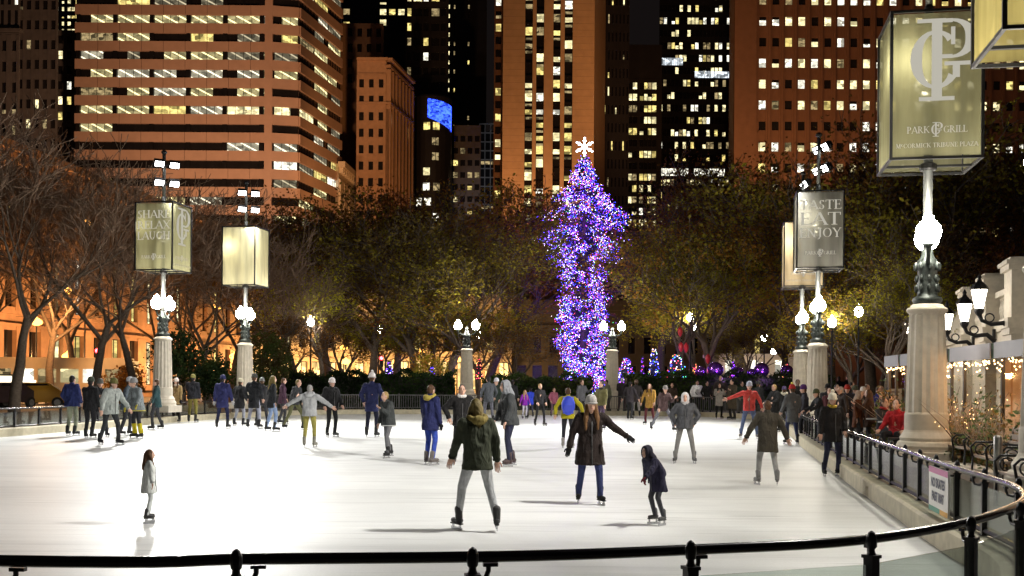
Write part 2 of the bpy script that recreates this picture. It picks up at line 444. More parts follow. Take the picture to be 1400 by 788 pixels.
# ================================================================= railings
def path_between(P, i0, i1):
    out = [P[i0 % len(P)].copy()]; i = i0
    while i % len(P) != i1 % len(P): i += 1; out.append(P[i % len(P)].copy())
    return out
def nearest(x, y):
    return min(range(len(PATH)), key=lambda i: (PATH[i]-Vector((x, y, 0))).length)
def railing(root, i0, i1, step, zoff=0):
    P = path_between(PATH, i0, i1)
    L0 = root.location
    loc = [p - L0 for p in P]
    hr = [Vector((p.x, p.y, .885-L0.z)) for p in loc]
    MB().tube(hr, .029, 12).build('handrail', RAILM, root, True)
    n = len(P)
    outw = []
    for i in range(n):
        t = (P[min(i+1, n-1)]-P[max(i-1, 0)]).normalized()
        outw.append(Vector((t.y, -t.x, 0))*SGN)
    bot = [Vector((loc[i].x, loc[i].y, .315-L0.z)) + outw[i]*.085 for i in range(n)]
    MB().tube(bot, .028, 4).build('bottom_rail', IRON, root)
    # posts by arc length
    acc = 0; posts = []; nxt = .35
    for i in range(n-1):
        seg = (P[i+1]-P[i]).length
        while nxt <= acc+seg:
            t = (nxt-acc)/seg
            posts.append((loc[i].lerp(loc[i+1], t), outw[i].lerp(outw[i+1], t).normalized())); nxt += step
        acc += seg
    pm = MB()
    z0 = KZ-.01-L0.z
    pm.box((0,0,(.81-KZ)/2), (.062,.062,.81-KZ+.02)); pm.box((0,0,.815-KZ), (.078,.078,.018))
    pm.lathe([(.030,.82-KZ),(.020,.84-KZ),(.018,.855-KZ),(.026,.865-KZ),(.031,.895-KZ),(.029,.925-KZ),(.018,.948-KZ),(.005,.958-KZ)], n=12)
    pm.tube([(.0,-.02,.80-KZ),(-.035,-.04,.782-KZ),(-.075,-.075,.79-KZ),(-.09,-.088,.825-KZ),(-.09,-.088,.86-KZ)], .013, 8)
    pm.box((-.10,-.088,.855-KZ), (.075,.034,.018))
    pm.box((0,0,.006), (.11,.11,.014))
    first = None
    for (p, o) in posts:
        if first is None: ob = first = pm.build('post', IRON, root)
        else: ob = first.copy(); C.objects.link(ob); ob.parent = root
        ob.location = Vector((p.x, p.y, z0)) + o*.085; ob.rotation_euler = (0, 0, math.atan2(o.y, o.x) - PI/2)
    for (p, o), (q, o2) in zip(posts, posts[1:]):
        a = p + o*.085; b = q + o2*.085; d = (b-a); L = d.length; d.normalize()
        a = a + d*.045; b = b - d*.045
        mid = (a+b)/2
        g = MB().box((0, 0, 0), ((b-a).length, .012, .42)).build('glass_panel', GLASS, root)
        g.location = (mid.x, mid.y, .55-L0.z); g.rotation_euler = (0, 0, math.atan2(d.y, d.x))
    return posts
iA, iB = nearest(-13, 7), nearest(13.2, 57.5)
iC, iD = nearest(-14.2, 54), nearest(-17.4, 28)
r1 = thing('rink_railing', 'black curved handrail with ball-topped posts and glass panels round the near corner', 'railing', (PATH[iA].x, PATH[iA].y, KZ))
railing(r1, iA, iB, 1.15)
r2 = thing('rink_railing', 'dark railing on the kerb at the left side of the ice, below the bare trees', 'railing', (PATH[iC].x, PATH[iC].y, KZ))
railing(r2, iC, iD, 1.5)
# picket fence round the far end
PK = pbr('grey_picket_steel', (.10, .10, .10), .5, .5, var=.2)
P = path_between(PATH, iB, iC); P = resample(P, 1.9)
f = thing('picket_fence', 'grey metal picket fence closing the far end of the rink', 'fence', (P[0].x, P[0].y, KZ))
for a, b in zip(P, P[1:]):
    d = b-a; L = d.length; q = MB()
    q.box((L/2, 0, .86), (L-.07, .045, .05)); q.box((L/2, 0, .12), (L-.07, .03, .03))
    k = int(L/.13)
    for i in range(1, k): q.box((L*i/k, 0, .49), (.028, .022, .71))
    o = q.build('picket_panel', PK, f, loc=a-P[0]); o.rotation_euler = (0, 0, math.atan2(d.y, d.x))
for a in P:
    MB().box((0, 0, .47), (.07, .07, .94)).build('post', PK, f, loc=a-P[0])
# notice hung on the rail
M_WH = pbr('notice_white', (.85, .84, .80), .6, var=.04)
c0 = ground(1280, 665, .55); best = min(range(len(PATH)), key=lambda i: abs(PATH[i].y-12.6) + (0 if PATH[i].x > 0 else 99))
pc = PATH[best]; tdir = (PATH[best+1]-PATH[best-1]).normalized(); ang = math.atan2(tdir.y, tdir.x)
nb = thing('notice_board', 'white notice reading NO SKATES PAST MAT with a pink corner, on the curved railing', 'notice', (pc.x, pc.y, .3), ang)
zc = .27
q = MB().box((0, .03, zc), (1.05, .02, .52)); bo = q.build('board', M_WH, nb)
def nplace(x0, x1, z0, z1, col, name):
    s = -1
    MB().add([(x0, .043, z0), (x0, .043, z1), (x1, .043, z1), (x1, .043, z0)], [(0,1,2,3)]).build('corner_patch', pbr(name, col, .6, var=.05), bo)
MX = Matrix.Translation((0, .046, zc)) @ Matrix.Rotation(PI, 4, 'Z') @ Matrix.Rotation(PI/2, 4, 'X')
sans('NO SKATES\nPAST MAT', .145, pbr('notice_ink', (.05, .055, .10), .6), 'lettering', bo, MX)
nplace(-.52, .52, zc+.19, zc+.258, (.55, .16, .34), 'notice_pink'); nplace(-.1, .52, zc-.258, zc-.2, (.1, .35, .25), 'notice_green'); nplace(-.52, -.1, zc-.258, zc-.2, (.75, .4, .05), 'notice_orange')
# ================================================================= people
def cloth(col, rough=.85):
    key = 'cloth_%.3f_%.3f_%.3f' % tuple(col)
    if key in MATS: return MATS[key]
    m = pbr(key, col, rough, var=.22, scale=9, bump=.2, spec=.25); nt = m.node_tree
    # folds that hang down the cloth
    tc = nt.nodes.new('ShaderNodeTexCoord'); mp = nt.nodes.new('ShaderNodeMapping'); mp.inputs['Scale'].default_value = (1.4, 1.4, .55)
    nz = nt.nodes.new('ShaderNodeTexNoise'); nz.inputs['Scale'].default_value = 7; nz.inputs['Detail'].default_value = 2; nz.inputs['Distortion'].default_value = 1.6
    nt.links.new(tc.outputs['Object'], mp.inputs[0]); nt.links.new(mp.outputs[0], nz.inputs[0])
    bp = nt.nodes.new('ShaderNodeBump'); bp.inputs['Strength'].default_value = .9; bp.inputs['Distance'].default_value = .05
    nt.links.new(nz.outputs[0], bp.inputs['Height'])
    b0 = [n for n in nt.nodes if n.type == 'BUMP' and n != bp][0]; nt.links.new(bp.outputs[0], b0.inputs['Normal'])
    return m
SKIN = {'l': pbr('skin_light', (.55,.33,.24), .5, var=.06, scale=20), 'm': pbr('skin_tan', (.38,.21,.14), .5, var=.06, scale=20), 'd': pbr('skin_dark', (.11,.06,.04), .5, var=.06, scale=20)}
HAIRC = {'chestnut': (.15,.075,.03), 'brown': (.075,.038,.018), 'black': (.015,.012,.011), 'blond': (.36,.24,.09), 'grey': (.32,.31,.30), 'white': (.6,.59,.57), 'auburn': (.085,.040,.018), 'olive': (.16,.12,.04)}
BLADE = pbr('skate_blade_steel', (.55,.56,.58), .25, .9, var=.1)
EYEM = pbr('eye_dark', (.02,.015,.012), .3); LIP = pbr('lip', (.30,.09,.08), .5); BROW = pbr('brow', (.05,.03,.02), .8)
def dirv(ab, fw, side):
    ab, fw = math.radians(ab), math.radians(fw)
    return Vector((side*math.sin(ab), -math.sin(fw)*math.cos(ab), -math.cos(fw)*math.cos(ab)))
def add_mesh(o, mb):
    bm = bmesh.new(); bm.from_mesh(o.data); t = bpy.data.meshes.new('t'); t.from_pydata(mb.v, [], mb.f); bm.from_mesh(t); bm.to_mesh(o.data); bm.free(); bpy.data.meshes.remove(t)
    o.data.polygons.foreach_set('use_smooth', [True]*len(o.data.polygons)); o.data.update()
def person(label, px, fy, hy, face=0, coat=(.03,.03,.03), hem=.72, pants=(.03,.03,.035), shoes=(.03,.03,.03), skin='l', hair='brown', long=False, hat=None, pom=None, hood=None, collar=None,
           armL=(10,4,6,14), armR=(10,4,6,14), spread=.10, stride=.0, lean=.0, bend=.03, skates=True, z=0.0, group='skaters on the ice', glove=None, scarf=None, warm=None, puff=1.0, slim=1.0, flare=.02, child=False, sit=False, twist=0, trim=None, cuff=None, hatroll=True):
    p = ground(px, fy, z); Y = p.y; H = Y/F*(fy-hy)
    lift = .075 if skates else 0.0
    RJ = random.Random(int(px*31+fy))                        # people stand differently: hands, weight and lean
    if armL == (10,4,6,14) and armR == (10,4,6,14) and not sit:
        armL, armR = RJ.choice((((12,6,4,22),(9,-4,6,10)), ((24,-8,-8,34),(24,-8,-8,34)), ((12,20,-6,70),(14,22,-10,66)), ((16,10,10,20),(22,4,16,10)), ((12,30,2,118),(10,0,6,16)), ((30,8,24,16),(28,-4,24,6)), ((10,2,4,30),(24,-8,-10,36))))
        spread += RJ.uniform(0,.14); stride = stride or RJ.uniform(-.10,.12); lean = lean or RJ.uniform(.0,.10)
    k = (H-lift-(.02 if hat or hood else 0))/1.70; kw = k*slim
    vx = .012 if Y < 21 else (.017 if Y < 40 else .026)
    def T(v): v = Vector(v); return Vector((v.x*kw, v.y*kw, v.z*k + lift))
    dz = -.42 if sit else 0
    hd = 1.15 if child else 1.0
    pel = Vector((0, .02*lean, .95+dz)); chest = Vector((0, -lean*.30, 1.25+dz-lean*.05)); nk = Vector((0, -lean*.46, 1.44+dz-lean*.12)); hdp = nk + Vector((0, -.03-lean*.12, .145))
    legs = []
    for s in (-1, 1):
        f = stride*s
        hip = pel + Vector((s*.088, 0, -.04))
        if sit: knee = hip + Vector((s*.06, -.42, .03)); ank = knee + Vector((0, -.02, -.43))
        else:
            ank = Vector((s*(.085+spread*.5), .02 - f, .09 + (max(0, -f)*.12)))
            knee = hip.lerp(ank, .5) + Vector((s*.01, -.035-bend - max(0, f)*.12, .0))
        legs.append((hip, knee, ank, s))
    arms = []
    for s, a in ((1, armL), (-1, armR)):
        sh = nk + Vector((s*.185, .015, -.055)); el = sh + dirv(a[0], a[1], s)*.285; wr = el + dirv(a[2], a[3], s)*.25; hdv = (wr-el).normalized()
        arms.append((sh, el, wr, hdv, s))
    # --- the body: one continuous skin
    b = MB()
    for s in (-.05, .05): b.cap(T(pel+Vector((s,0,0))), T(chest+Vector((s,0,0))), .105*kw, .115*kw)
    b.cap(T(arms[0][0]), T(arms[1][0]), .06*kw, .06*kw); b.cap(T(nk+Vector((0,0,-.06))), T(hdp+Vector((0,.015,-.06))), .056*kw, .052*kw)
    kk = k*hd
    hc = T(hdp)
    b.ell(hc + Vector((0,.008,.02))*kk, (.074*kk,.094*kk,.108*kk)); b.ell(hc + Vector((0,-.022,-.055))*kk, (.056*kk,.066*kk,.062*kk))
    b.cap(hc+Vector((0,-.088,.012))*kk, hc+Vector((0,-.108,-.022))*kk, .010*kk, .015*kk, 6)
    for s in (-1, 1): b.ell(hc+Vector((s*.076,.012,-.005))*kk, (.014*kk,.024*kk,.034*kk), 8, 6)
    for hip, kn, an, s in legs: b.cap(T(hip), T(kn), .082*kw, .055*kw); b.cap(T(kn), T(an), .053*kw, .036*kw)
    for sh, el, wr, hv, s in arms: b.cap(T(sh), T(el), .048*kw, .038*kw); b.cap(T(el), T(wr), .038*kw, .027*kw)
    body = voxel(b, 'person', SKIN[skin], vx, None, 2)
    fm = MB(); gms = []
    for sh, el, wr, hv, s in arms:
        w = T(wr); u = hv.cross(Vector((0,1,0))); u = u.normalized() if u.length > .2 else Vector((1,0,0)); nrm = u.cross(hv).normalized()
        M = Matrix((u, nrm, hv)).transposed(); gm = MB(); t = gm if glove else fm; g = 1.18 if glove else 1.0
        t.ell(w+hv*.048*k, (.042*k*g,.021*k*g,.058*k), 8, 6, M)
        for i in range(4):
            o = w + hv*.092*k + u*(-.030+.020*i)*k; L = (.062,.074,.068,.052)[i]*k; c = nrm*.018*k
            t.tube([o-hv*.03*k, o, o+hv*L*.55+c*.4, o+hv*L+c*1.6], [.0095*k*g,.0095*k*g,.0085*k*g,.006*k*g], 5)
        o = w + hv*.03*k + u*(-.036)*k; t.tube([o, o-u*.024*k+hv*.03*k, o-u*.026*k+hv*.066*k+nrm*.01*k], [.013*k*g,.011*k*g,.008*k*g], 5)
        if glove: gms.append(gm)
    if fm.v: add_mesh(body, fm)
    body.location = p; body.rotation_euler = (0, 0, math.radians(face)); tag(body, label, 'person', group)
    for gm in gms: gm.build('glove', cloth(glove), body, True)
    # --- face
    if Y < 45:
        e = MB()
        for s in (-1, 1): e.ell(hc+Vector((s*.030,-.080,.018))*kk, (.0125*kk,.008*kk,.0075*kk), 8, 6)
        e.build('eyes', EYEM, body, True)
        br = MB()
        for s in (-1, 1): br.tube([hc+Vector((s*.014,-.086,.036))*kk, hc+Vector((s*.032,-.083,.041))*kk, hc+Vector((s*.048,-.070,.036))*kk], [.0035*kk,.004*kk,.002*kk], 5)
        br.build('eyebrows', BROW, body)
        MB().ell(hc+Vector((0,-.082,-.062))*kk, (.022*kk,.010*kk,.0075*kk), 10, 6).build('lips', LIP, body, True)
    # --- trousers
    t = MB(); t.ell(T(pel+Vector((0,.01,-.02))), (.155*kw,.115*kw,.12*k))
    for hip, kn, an, s in legs: t.cap(T(hip), T(kn), .095*kw, .066*kw); t.cap(T(kn), T(an), .064*kw, .050*kw)
    voxel(t, 'trousers', cloth(pants), vx, body, 2)
    if warm:
        for hip, kn, an, s in legs: MB().tube([T(kn.lerp(an,.28)), T(kn.lerp(an,.6)), T(kn.lerp(an,.98))], [.068*kw,.066*kw,.072*kw], 10).build('leg_warmer', cloth(warm), body, True)
    # --- coat
    c = MB(); pf = puff
    for s in (-.07, .07): c.cap(T(Vector((s,pel.y*.5,1.04+dz))), T(chest+Vector((s,0,.02))), .118*kw*pf, .128*kw*pf)
    c.cap(T(arms[0][0]+Vector((-.03,0,-.01))), T(arms[1][0]+Vector((.03,0,-.01))), .078*kw*pf, .078*kw*pf); c.cap(T(nk+Vector((0,.01,-.06))), T(nk+Vector((0,.0,.02))), .085*kw, .075*kw)
    prof = []; zh = hem if not sit else .48+ .0
    for i in range(6):
        q = i/5; zz = (1.08+dz)*(1-q) + zh*q; off = Vector((0, pel.y*.5-lean*.12*(1-q), 0))
        prof.append((T(Vector((0,off.y,zz))), (.178+flare*q)*kw*pf, (.135+flare*q+.02*q)*kw*pf))
    n = 16; vs = []; fs = []
    for ctr, rx, ry in prof:
        for a in range(n): vs.append(ctr + Vector((rx*math.cos(2*PI*a/n), ry*math.sin(2*PI*a/n), 0)))
    for i in range(5):
        for a in range(n): fs.append((i*n+a, (i+1)*n+a, (i+1)*n+(a+1) % n, i*n+(a+1) % n))
    fs += [tuple(range(n)), tuple(reversed(range(5*n, 6*n)))]
    c.add(vs, fs)
    for sh, el, wr, hv, s in arms: c.cap(T(sh), T(el), .074*kw*pf, .062*kw*pf); c.cap(T(el), T(wr-hv*.02), .060*kw*pf, .047*kw*pf)
    co = voxel(c, 'coat', cloth(coat), vx, body, 3)
    if Y < 50 or puff > 1.08:                                # folds and quilting
        tx = bpy.data.textures.get('folds') or bpy.data.textures.new('folds', 'CLOUDS'); tx.noise_scale = .13; tx.noise_depth = 3
        md = co.modifiers.new('folds', 'DISPLACE'); md.texture = tx; md.strength = .022*k*2; md.mid_level = .5; md.texture_coords = 'LOCAL'
    if trim:
        ctr, rx, ry = prof[-1]; MB().torus(ctr+Vector((0,0,.02)), rx*1.0, .014*k, 18, 5, None, 1, ry/rx).build('hem_band', cloth(trim), body, True)
    if Y < 40 and not sit:
        ctr, rx, ry = prof[-1]; c2, rx2, ry2 = prof[0]
        zp = MB(); zp.tube([c2+Vector((0,-ry2*1.13,.22*k)), c2+Vector((0,-ry2*1.10,0)), ctr+Vector((0,-ry*1.02,.01))], .009*k, 5); zp.build('zip', cloth((.10,.10,.10)), body, True)
        for s in (-1, 1):
            mid = c2.lerp(ctr, .45); rxm = (rx+rx2)/2; rym = (ry+ry2)/2
            MB().box(mid+Vector((s*rxm*.62, -rym*.86, 0)), (.012*k, .03*k, .14*k), s*.5).build('pocket', cloth(tuple(v*.6 for v in coat)), body)
        for sh, el, wr, hv, s in arms: MB().tube([T(wr-hv*.035), T(wr-hv*.005)], .050*kw*pf, 10).build('cuff', cloth(tuple(v*.7 for v in coat)), body, True)
    # --- head wear, hair, collar
    hs = HAIRC[hair]; hm = cloth(hs, .6)
    h = MB()
    if not hood:
        h.ell(hc+Vector((0,.024,.030))*kk, (.085*kk,.094*kk,.104*kk))
        if long:
            for s in (-1, 1): h.cap(hc+Vector((s*.066,.02,0))*kk, hc+Vector((s*.095,-.035,-.24))*kk, .040*kk, .046*kk); h.cap(hc+Vector((s*.095,-.035,-.22))*kk, hc+Vector((s*.10,-.07,-.40))*kk, .044*kk, .022*kk)
            h.cap(hc+Vector((0,.07,0))*kk, hc+Vector((0,.115,-.28))*kk, .075*kk, .07*kk)
        else: h.ell(hc+Vector((0,.055,-.02))*kk, (.074*kk,.060*kk,.075*kk))
        voxel(h, 'hair', hm, max(vx*.8, .012), body, 2)
    if hat:
        q = MB(); vs = []
        prof2 = [(.088,.020),(.098,.040),(.100,.075),(.095,.11),(.080,.142),(.055,.165),(.02,.177)]
        q.lathe([(r*kk, zz*kk) for r, zz in prof2], hc+Vector((0,.010,.0))*kk, 18, .93, 1.08)
        ho = q.build('knit_hat', cloth(hat), body, True)
        if hatroll: MB().torus(hc+Vector((0,.010,.036))*kk, .097*kk, .019*kk, 18, 6, Matrix.Rotation(.10, 3, 'X'), .93, 1.08).build('hat_band', cloth(tuple(v*.85 for v in hat)), ho, True)
        if pom: MB().ell(hc+Vector((0,.010,.198))*kk, .042*kk, 10, 8).build('pompom', cloth(pom), ho, True)
    if hood:
        q = MB(); q.ell(hc+Vector((0,.032,.020))*kk, (.106*kk,.108*kk,.132*kk)); q.cap(hc+Vector((0,.05,-.04))*kk, T(nk+Vector((0,.05,-.02))), .10*kk, .12*kk); q.torus(hc+Vector((0,-.045,.0))*kk, .092*kk, .022*kk, 16, 6, Matrix.Rotation(PI/2, 3, 'X'), 1, 1.25)
        voxel(q, 'hood', cloth(hood), vx, body, 2)
    if collar:
        q = MB(); q.torus(T(nk+Vector((0,.035,.02))), .105*kw, .042*kw, 16, 8, Matrix.Rotation(-.35, 3, 'X'), 1.1, 1.0); q.ell(T(nk+Vector((0,.12,-.02))), (.11*kw,.055*kw,.07*k))
        voxel(q, 'hood_collar', cloth(collar), vx, body, 1)
    if scarf: MB().torus(T(nk+Vector((0,-.005,.025))), .072*kw, .036*kw, 16, 8, Matrix.Rotation(.2, 3, 'X')).build('scarf', cloth(scarf), body, True)
    # --- boots and blades
    for hip, kn, an, s in legs:
        a = T(an); q = MB(); yaw = s*.25; fd_ = Vector((math.sin(yaw), -math.cos(yaw), 0)); g = Vector((a.x, a.y, 0))
        base = a.z-.09*k
        heel = Vector((a.x, a.y, base+.045*k)) - fd_*.045*k; toe = Vector((a.x, a.y, base+.038*k)) + fd_*.135*k
        q.cap(heel, toe, .043*k, .036*k, 8); q.cap(a+Vector((0,0,.11*k)), heel.lerp(toe,.12), .056*k, .048*k, 8)
        if skates: q.box((heel+toe)/2+Vector((0,0,-.042*k)), (.055*k,.25*k,.016), yaw)
        o = q.build('skate' if skates else 'shoe', cloth(shoes, .5), body, True)
        if skates:
            m = MB(); c0 = (heel+toe)/2; m.box((c0.x, c0.y, base-.058), (.006,.285*k,.030), yaw)
            for t_ in (-.085, .09): m.box((c0.x+fd_.x*t_*k, c0.y+fd_.y*t_*k, base-.025), (.018,.035*k,.045), yaw)
            m.build('blade', BLADE, o)
    return body
A_DOWN = (10,4,6,14); A_OUT = (62,6,58,6); A_POCK = (24,-8,-8,34); A_FWD = (12,30,4,62); A_HOLD = (14,18,-30,78)
K = (.012,.012,.013)
# ---- nearest figures
cw = person('woman in long black coat and grey knit beanie gliding with one arm held out', 806, 690, 541, 6, coat=(.022,.014,.012), hem=.58, pants=(.035,.045,.13), shoes=K, hair='chestnut', long=True, hat=(.42,.40,.38), armL=(50,-2,56,10), armR=(22,-4,14,6), spread=.16, stride=.10, lean=.12, puff=1.12, flare=.05, glove=K)
person('woman in navy parka with yellow fur hood, turned away in bright blue jeans', 588, 636, 527, 145, coat=(.018,.022,.085), hem=.70, pants=(.035,.07,.36), shoes=(.16,.14,.13), hair='brown', collar=(.36,.28,.06), armL=(8,8,4,24), armR=(10,0,6,10), puff=1.08, spread=.10, stride=.06, glove=K)
person('woman in black jacket with white scarf and grey leg warmers, elbows out', 631, 636, 527, 8, coat=(.014,.013,.013), hem=.80, pants=(.03,.03,.03), shoes=(.05,.035,.03), hair='black', scarf=(.75,.70,.66), armL=(42,-14,-20,26), armR=(42,-14,-20,26), warm=(.42,.42,.42), puff=1.12, spread=.16)
person('tall man in charcoal jacket with grey hood up, seen from the side', 697, 638, 519, -68, coat=(.045,.048,.05), hem=.78, pants=(.02,.022,.045), shoes=(.06,.04,.04), skin='l', hood=(.24,.25,.27), armL=(12,6,4,26), armR=(12,10,2,30), lean=.16, puff=1.1, spread=.06, stride=.08)
person('skater with yellow-brown hair in dark green coat and pale grey trousers, nearest middle', 652, 726, 545, 200, coat=(.035,.04,.024), hem=.74, pants=(.42,.43,.44), shoes=(.05,.05,.05), hair='olive', long=True, collar=(.22,.17,.05), spread=.24, stride=.20, armL=(14,16,8,30), armR=(14,-10,8,10), lean=.12, puff=1.08)
person('small child crouching forward in dark navy snowsuit with maroon sleeve, hood peaked up', 900, 718, 605, -60, coat=(.022,.02,.045), hem=.62, pants=(.06,.06,.07), shoes=(.10,.10,.10), hood=(.02,.018,.03), armL=(20,40,10,60), armR=(30,-30,20,-10), lean=.55, bend=.10, child=True, spread=.14, glove=(.12,.01,.015), puff=1.15)
person('small child with light brown hair in a pale grey-white snowsuit, alone at left front', 203, 716, 616, 120, coat=(.62,.64,.62), hem=.62, pants=(.6,.63,.62), shoes=(.06,.06,.06), hair='auburn', long=True, child=True, armL=(24,10,20,10), armR=(30,4,20,0), spread=.14, stride=.05, puff=1.12)
# ---- middle distance, left
person('tall skater in navy puffer jacket and pale green trousers near the left railing', 98, 596, 514, 160, coat=(.025,.035,.13), hem=.80, pants=(.26,.28,.20), hair='black', puff=1.22, armL=A_POCK, armR=A_POCK)
person('skater all in black behind the pale jackets at left', 122, 600, 516, 170, coat=(.014,.014,.016), hem=.78, pants=(.015,.015,.018), hair='black', hat=(.06,.07,.05))
person('skater in pale grey-green jacket and olive cap with dark trousers at left', 150, 609, 517, 60, coat=(.36,.39,.37), hem=.76, pants=(.03,.032,.035), hat=(.16,.15,.05), armL=(30,10,20,30), armR=(26,0,16,14), lean=.22, stride=.14, puff=1.25, spread=.2)
person('skater in grey jacket and dark trousers with yellow cuffs, left of the tan coat', 188, 600, 517, -40, coat=(.23,.26,.27), hem=.74, pants=(.03,.03,.035), hat=(.30,.30,.30), warm=(.55,.45,.02), armL=(34,20,20,34), armR=(20,4,12,20), lean=.2, puff=1.2, trim=(.5,.42,.04), glove=(.5,.42,.04), spread=.16)
person('woman in tan coat and white hat reaching one arm to the left railing', 241, 578, 518, -20, coat=(.27,.19,.085), hem=.66, pants=(.014,.012,.012), hair='brown', long=True, hat=(.72,.66,.62), armR=(56,18,62,10), glove=K, scarf=(.6,.56,.5))
person('man in black jacket and olive trousers seen from behind by the left column', 263, 578, 513, 175, coat=(.013,.014,.02), hem=.82, pants=(.17,.15,.035), hair='black', hat=(.20,.19,.06), hatroll=False, puff=1.1, spread=.14)
person('skater dressed wholly in navy seen from behind, left of the cream lantern column', 304, 586, 514, 172, coat=(.02,.022,.085), hem=.64, pants=(.012,.014,.045), hair='black', hat=(.02,.025,.08), glove=(.5,.5,.5), armL=(16,4,10,10), armR=(18,4,12,10), spread=.22, puff=1.1)
person('skater in black coat and cream knit hat in front of the cream lantern column', 327, 583, 518, 150, coat=(.014,.014,.016), hem=.60, pants=(.30,.31,.36), hat=(.62,.57,.42), puff=1.1)
person('skater in black with a dark cap right of the cream knit hat', 347, 586, 512, 165, coat=(.014,.015,.018), hem=.60, pants=(.28,.29,.36), hat=(.05,.05,.045))
person('skater with olive-blond hair, black coat and light blue jeans', 371, 590, 514, 120, coat=(.014,.015,.018), hem=.68, pants=(.20,.27,.42), hair='olive', long=True)
person('skater in black jacket leaning sideways with a leg kicked back, beside grey hoodie', 402, 588, 518, 70, coat=(.015,.016,.018), hem=.80, pants=(.09,.09,.04), hair='olive', stride=.30, lean=.25, armL=(34,-10,26,0), armR=(40,10,34,20))
person('skater in pale grey hoodie with arms spread wide and khaki trousers', 423, 612, 527, 178, coat=(.40,.41,.42), hem=.82, pants=(.30,.27,.07), shoes=(.25,.24,.2), hair='grey', collar=(.46,.47,.48), armL=A_OUT, armR=(58,10,52,16), puff=1.12, spread=.12)
person('woman in white knit beanie, black jacket and black leggings with skates', 453, 598, 518, 40, coat=(.014,.014,.015), hem=.76, pants=K, shoes=(.05,.05,.05), hair='black', hat=(.78,.72,.70), armL=(14,10,0,40), armR=(18,-6,0,26), puff=1.12)
person('skater in navy coat and white bobble beanie seen from behind', 508, 598, 511, 170, coat=(.018,.022,.075), hem=.66, pants=(.013,.014,.03), hat=(.72,.68,.66), pom=(.72,.68,.66), armL=A_POCK, armR=A_POCK, spread=.14, stride=.05)
person('blond skater in dark grey jacket with white hem band passing the navy coat', 531, 626, 535, -50, coat=(.05,.055,.055), hem=.76, pants=(.16,.16,.17), hair='blond', hat=None, trim=(.6,.6,.6), stride=.18, spread=.18, lean=.18, puff=1.15)
# ---- middle distance, centre
person('dim skater in grey-blue jacket far behind the woman with white scarf', 668, 579, 515, 200, coat=(.06,.065,.075), hem=.74, pants=(.10,.10,.12), hair='black')
person('skater in dark green jacket and white headband bending left of the hooded man', 682, 577, 517, -40, coat=(.03,.045,.035), hem=.74, pants=(.12,.12,.11), hair='black', hat=(.62,.62,.68), lean=.25, stride=.16)
person('little blond girl in purple jacket and white leggings', 717, 573, 534, 30, coat=(.22,.02,.36), hem=.74, pants=(.55,.53,.62), hair='blond', long=True, child=True, shoes=(.05,.05,.05))
person('child in bright blue jacket behind the little girl in purple', 725, 571, 531, 200, coat=(.03,.06,.55), hem=.70, pants=(.05,.05,.08), hair='black', child=True)
person('blond woman in black jacket and black leggings, feet apart, facing us', 738, 583, 525, 25, coat=(.014,.013,.015), hem=.84, pants=K, shoes=(.05,.04,.04), hair='blond', spread=.30, armL=(16,6,-10,40), armR=(16,6,-10,40), slim=.92)
bp_ = person('skater in yellow sleeves wearing a bright blue backpack left of the black coat', 776, 613, 531, 172, coat=(.42,.36,.015), hem=.80, pants=(.022,.022,.03), shoes=(.3,.28,.26), hair='brown', armR=(44,6,20,-20), armL=(36,6,8,20), puff=1.05)
q = MB(); q.ell((0,0,0), (.19,.12,.27), 14, 10); q.box((0,-.10,0), (.30,.08,.46))
bk = thing('backpack', 'bright blue backpack on the skater with yellow sleeves', 'backpack', Vector(bp_.location)+Vector((0,-.21,1.20)), math.radians(178))
q.build('bag', pbr('backpack_blue', (.035,.07,.62), .6, var=.08), bk, True)
s_ = MB()
for x in (-.12,.12): s_.tube([(x,-.14,.2),(x,-.22,.22),(x,-.30,.05),(x,-.2,-.18)], .018, 6)
s_.build('strap', cloth(K), bk); MB().box((0,.115,-.08), (.22,.05,.18)).build('pocket', pbr('backpack_blue2', (.03,.055,.5), .6, var=.08), bk)
person('man in dark jacket with an olive-yellow panel behind the grey beanie woman', 822, 588, 522, -50, coat=(.10,.09,.035), hem=.82, pants=(.05,.03,.06), skin='l', hair='black', scarf=(.03,.03,.03), armR=A_FWD, puff=1.1)
person('man in khaki-green jacket leaning on the far fence by the right double-globe column', 832, 568, 519, -70, coat=(.15,.155,.10), hem=.80, pants=(.05,.045,.05), hair='black', armL=A_FWD, armR=A_FWD, lean=.2, skin='m')
person('white-haired man in dark clothes at the foot of the right double-globe column', 850, 568, 517, 160, coat=(.035,.03,.035), hem=.78, pants=(.05,.025,.035), hair='white')
person('child in pink jacket far back by the fence, left of the yellow sleeves', 757, 570, 531, 20, coat=(.42,.13,.20), hem=.72, pants=(.2,.12,.16), hair='brown', child=True)
person('skater in brown-grey coat and fur cap, far back left of the mustard coat', 870, 570, 520, 190, coat=(.08,.07,.075), hem=.66, pants=(.4,.38,.38), hat=(.28,.2,.17), hatroll=False)
person('woman in mustard coat and maroon tights with long brown hair', 888, 581, 525, -25, coat=(.34,.19,.04), hem=.66, pants=(.09,.02,.025), hair='auburn', long=True, spread=.22, armR=(26,0,14,4), armL=(12,10,4,34))
person('skater in dark maroon-brown jacket and grey cap pushing off sideways', 906, 590, 527, 20, coat=(.06,.035,.035), hem=.72, pants=(.13,.13,.15), hat=(.20,.19,.18), stride=.32, spread=.35, lean=.3, puff=1.12)
person('man in grey jacket with pale hood up and grey trousers, hands tucked behind him', 936, 634, 536, -8, coat=(.07,.072,.08), hem=.80, pants=(.21,.205,.20), shoes=(.07,.07,.075), skin='l', hood=(.58,.56,.57), hair='black', armL=(32,-20,-26,-6), armR=(32,-20,-26,-6), spread=.30, puff=1.14, lean=.1)
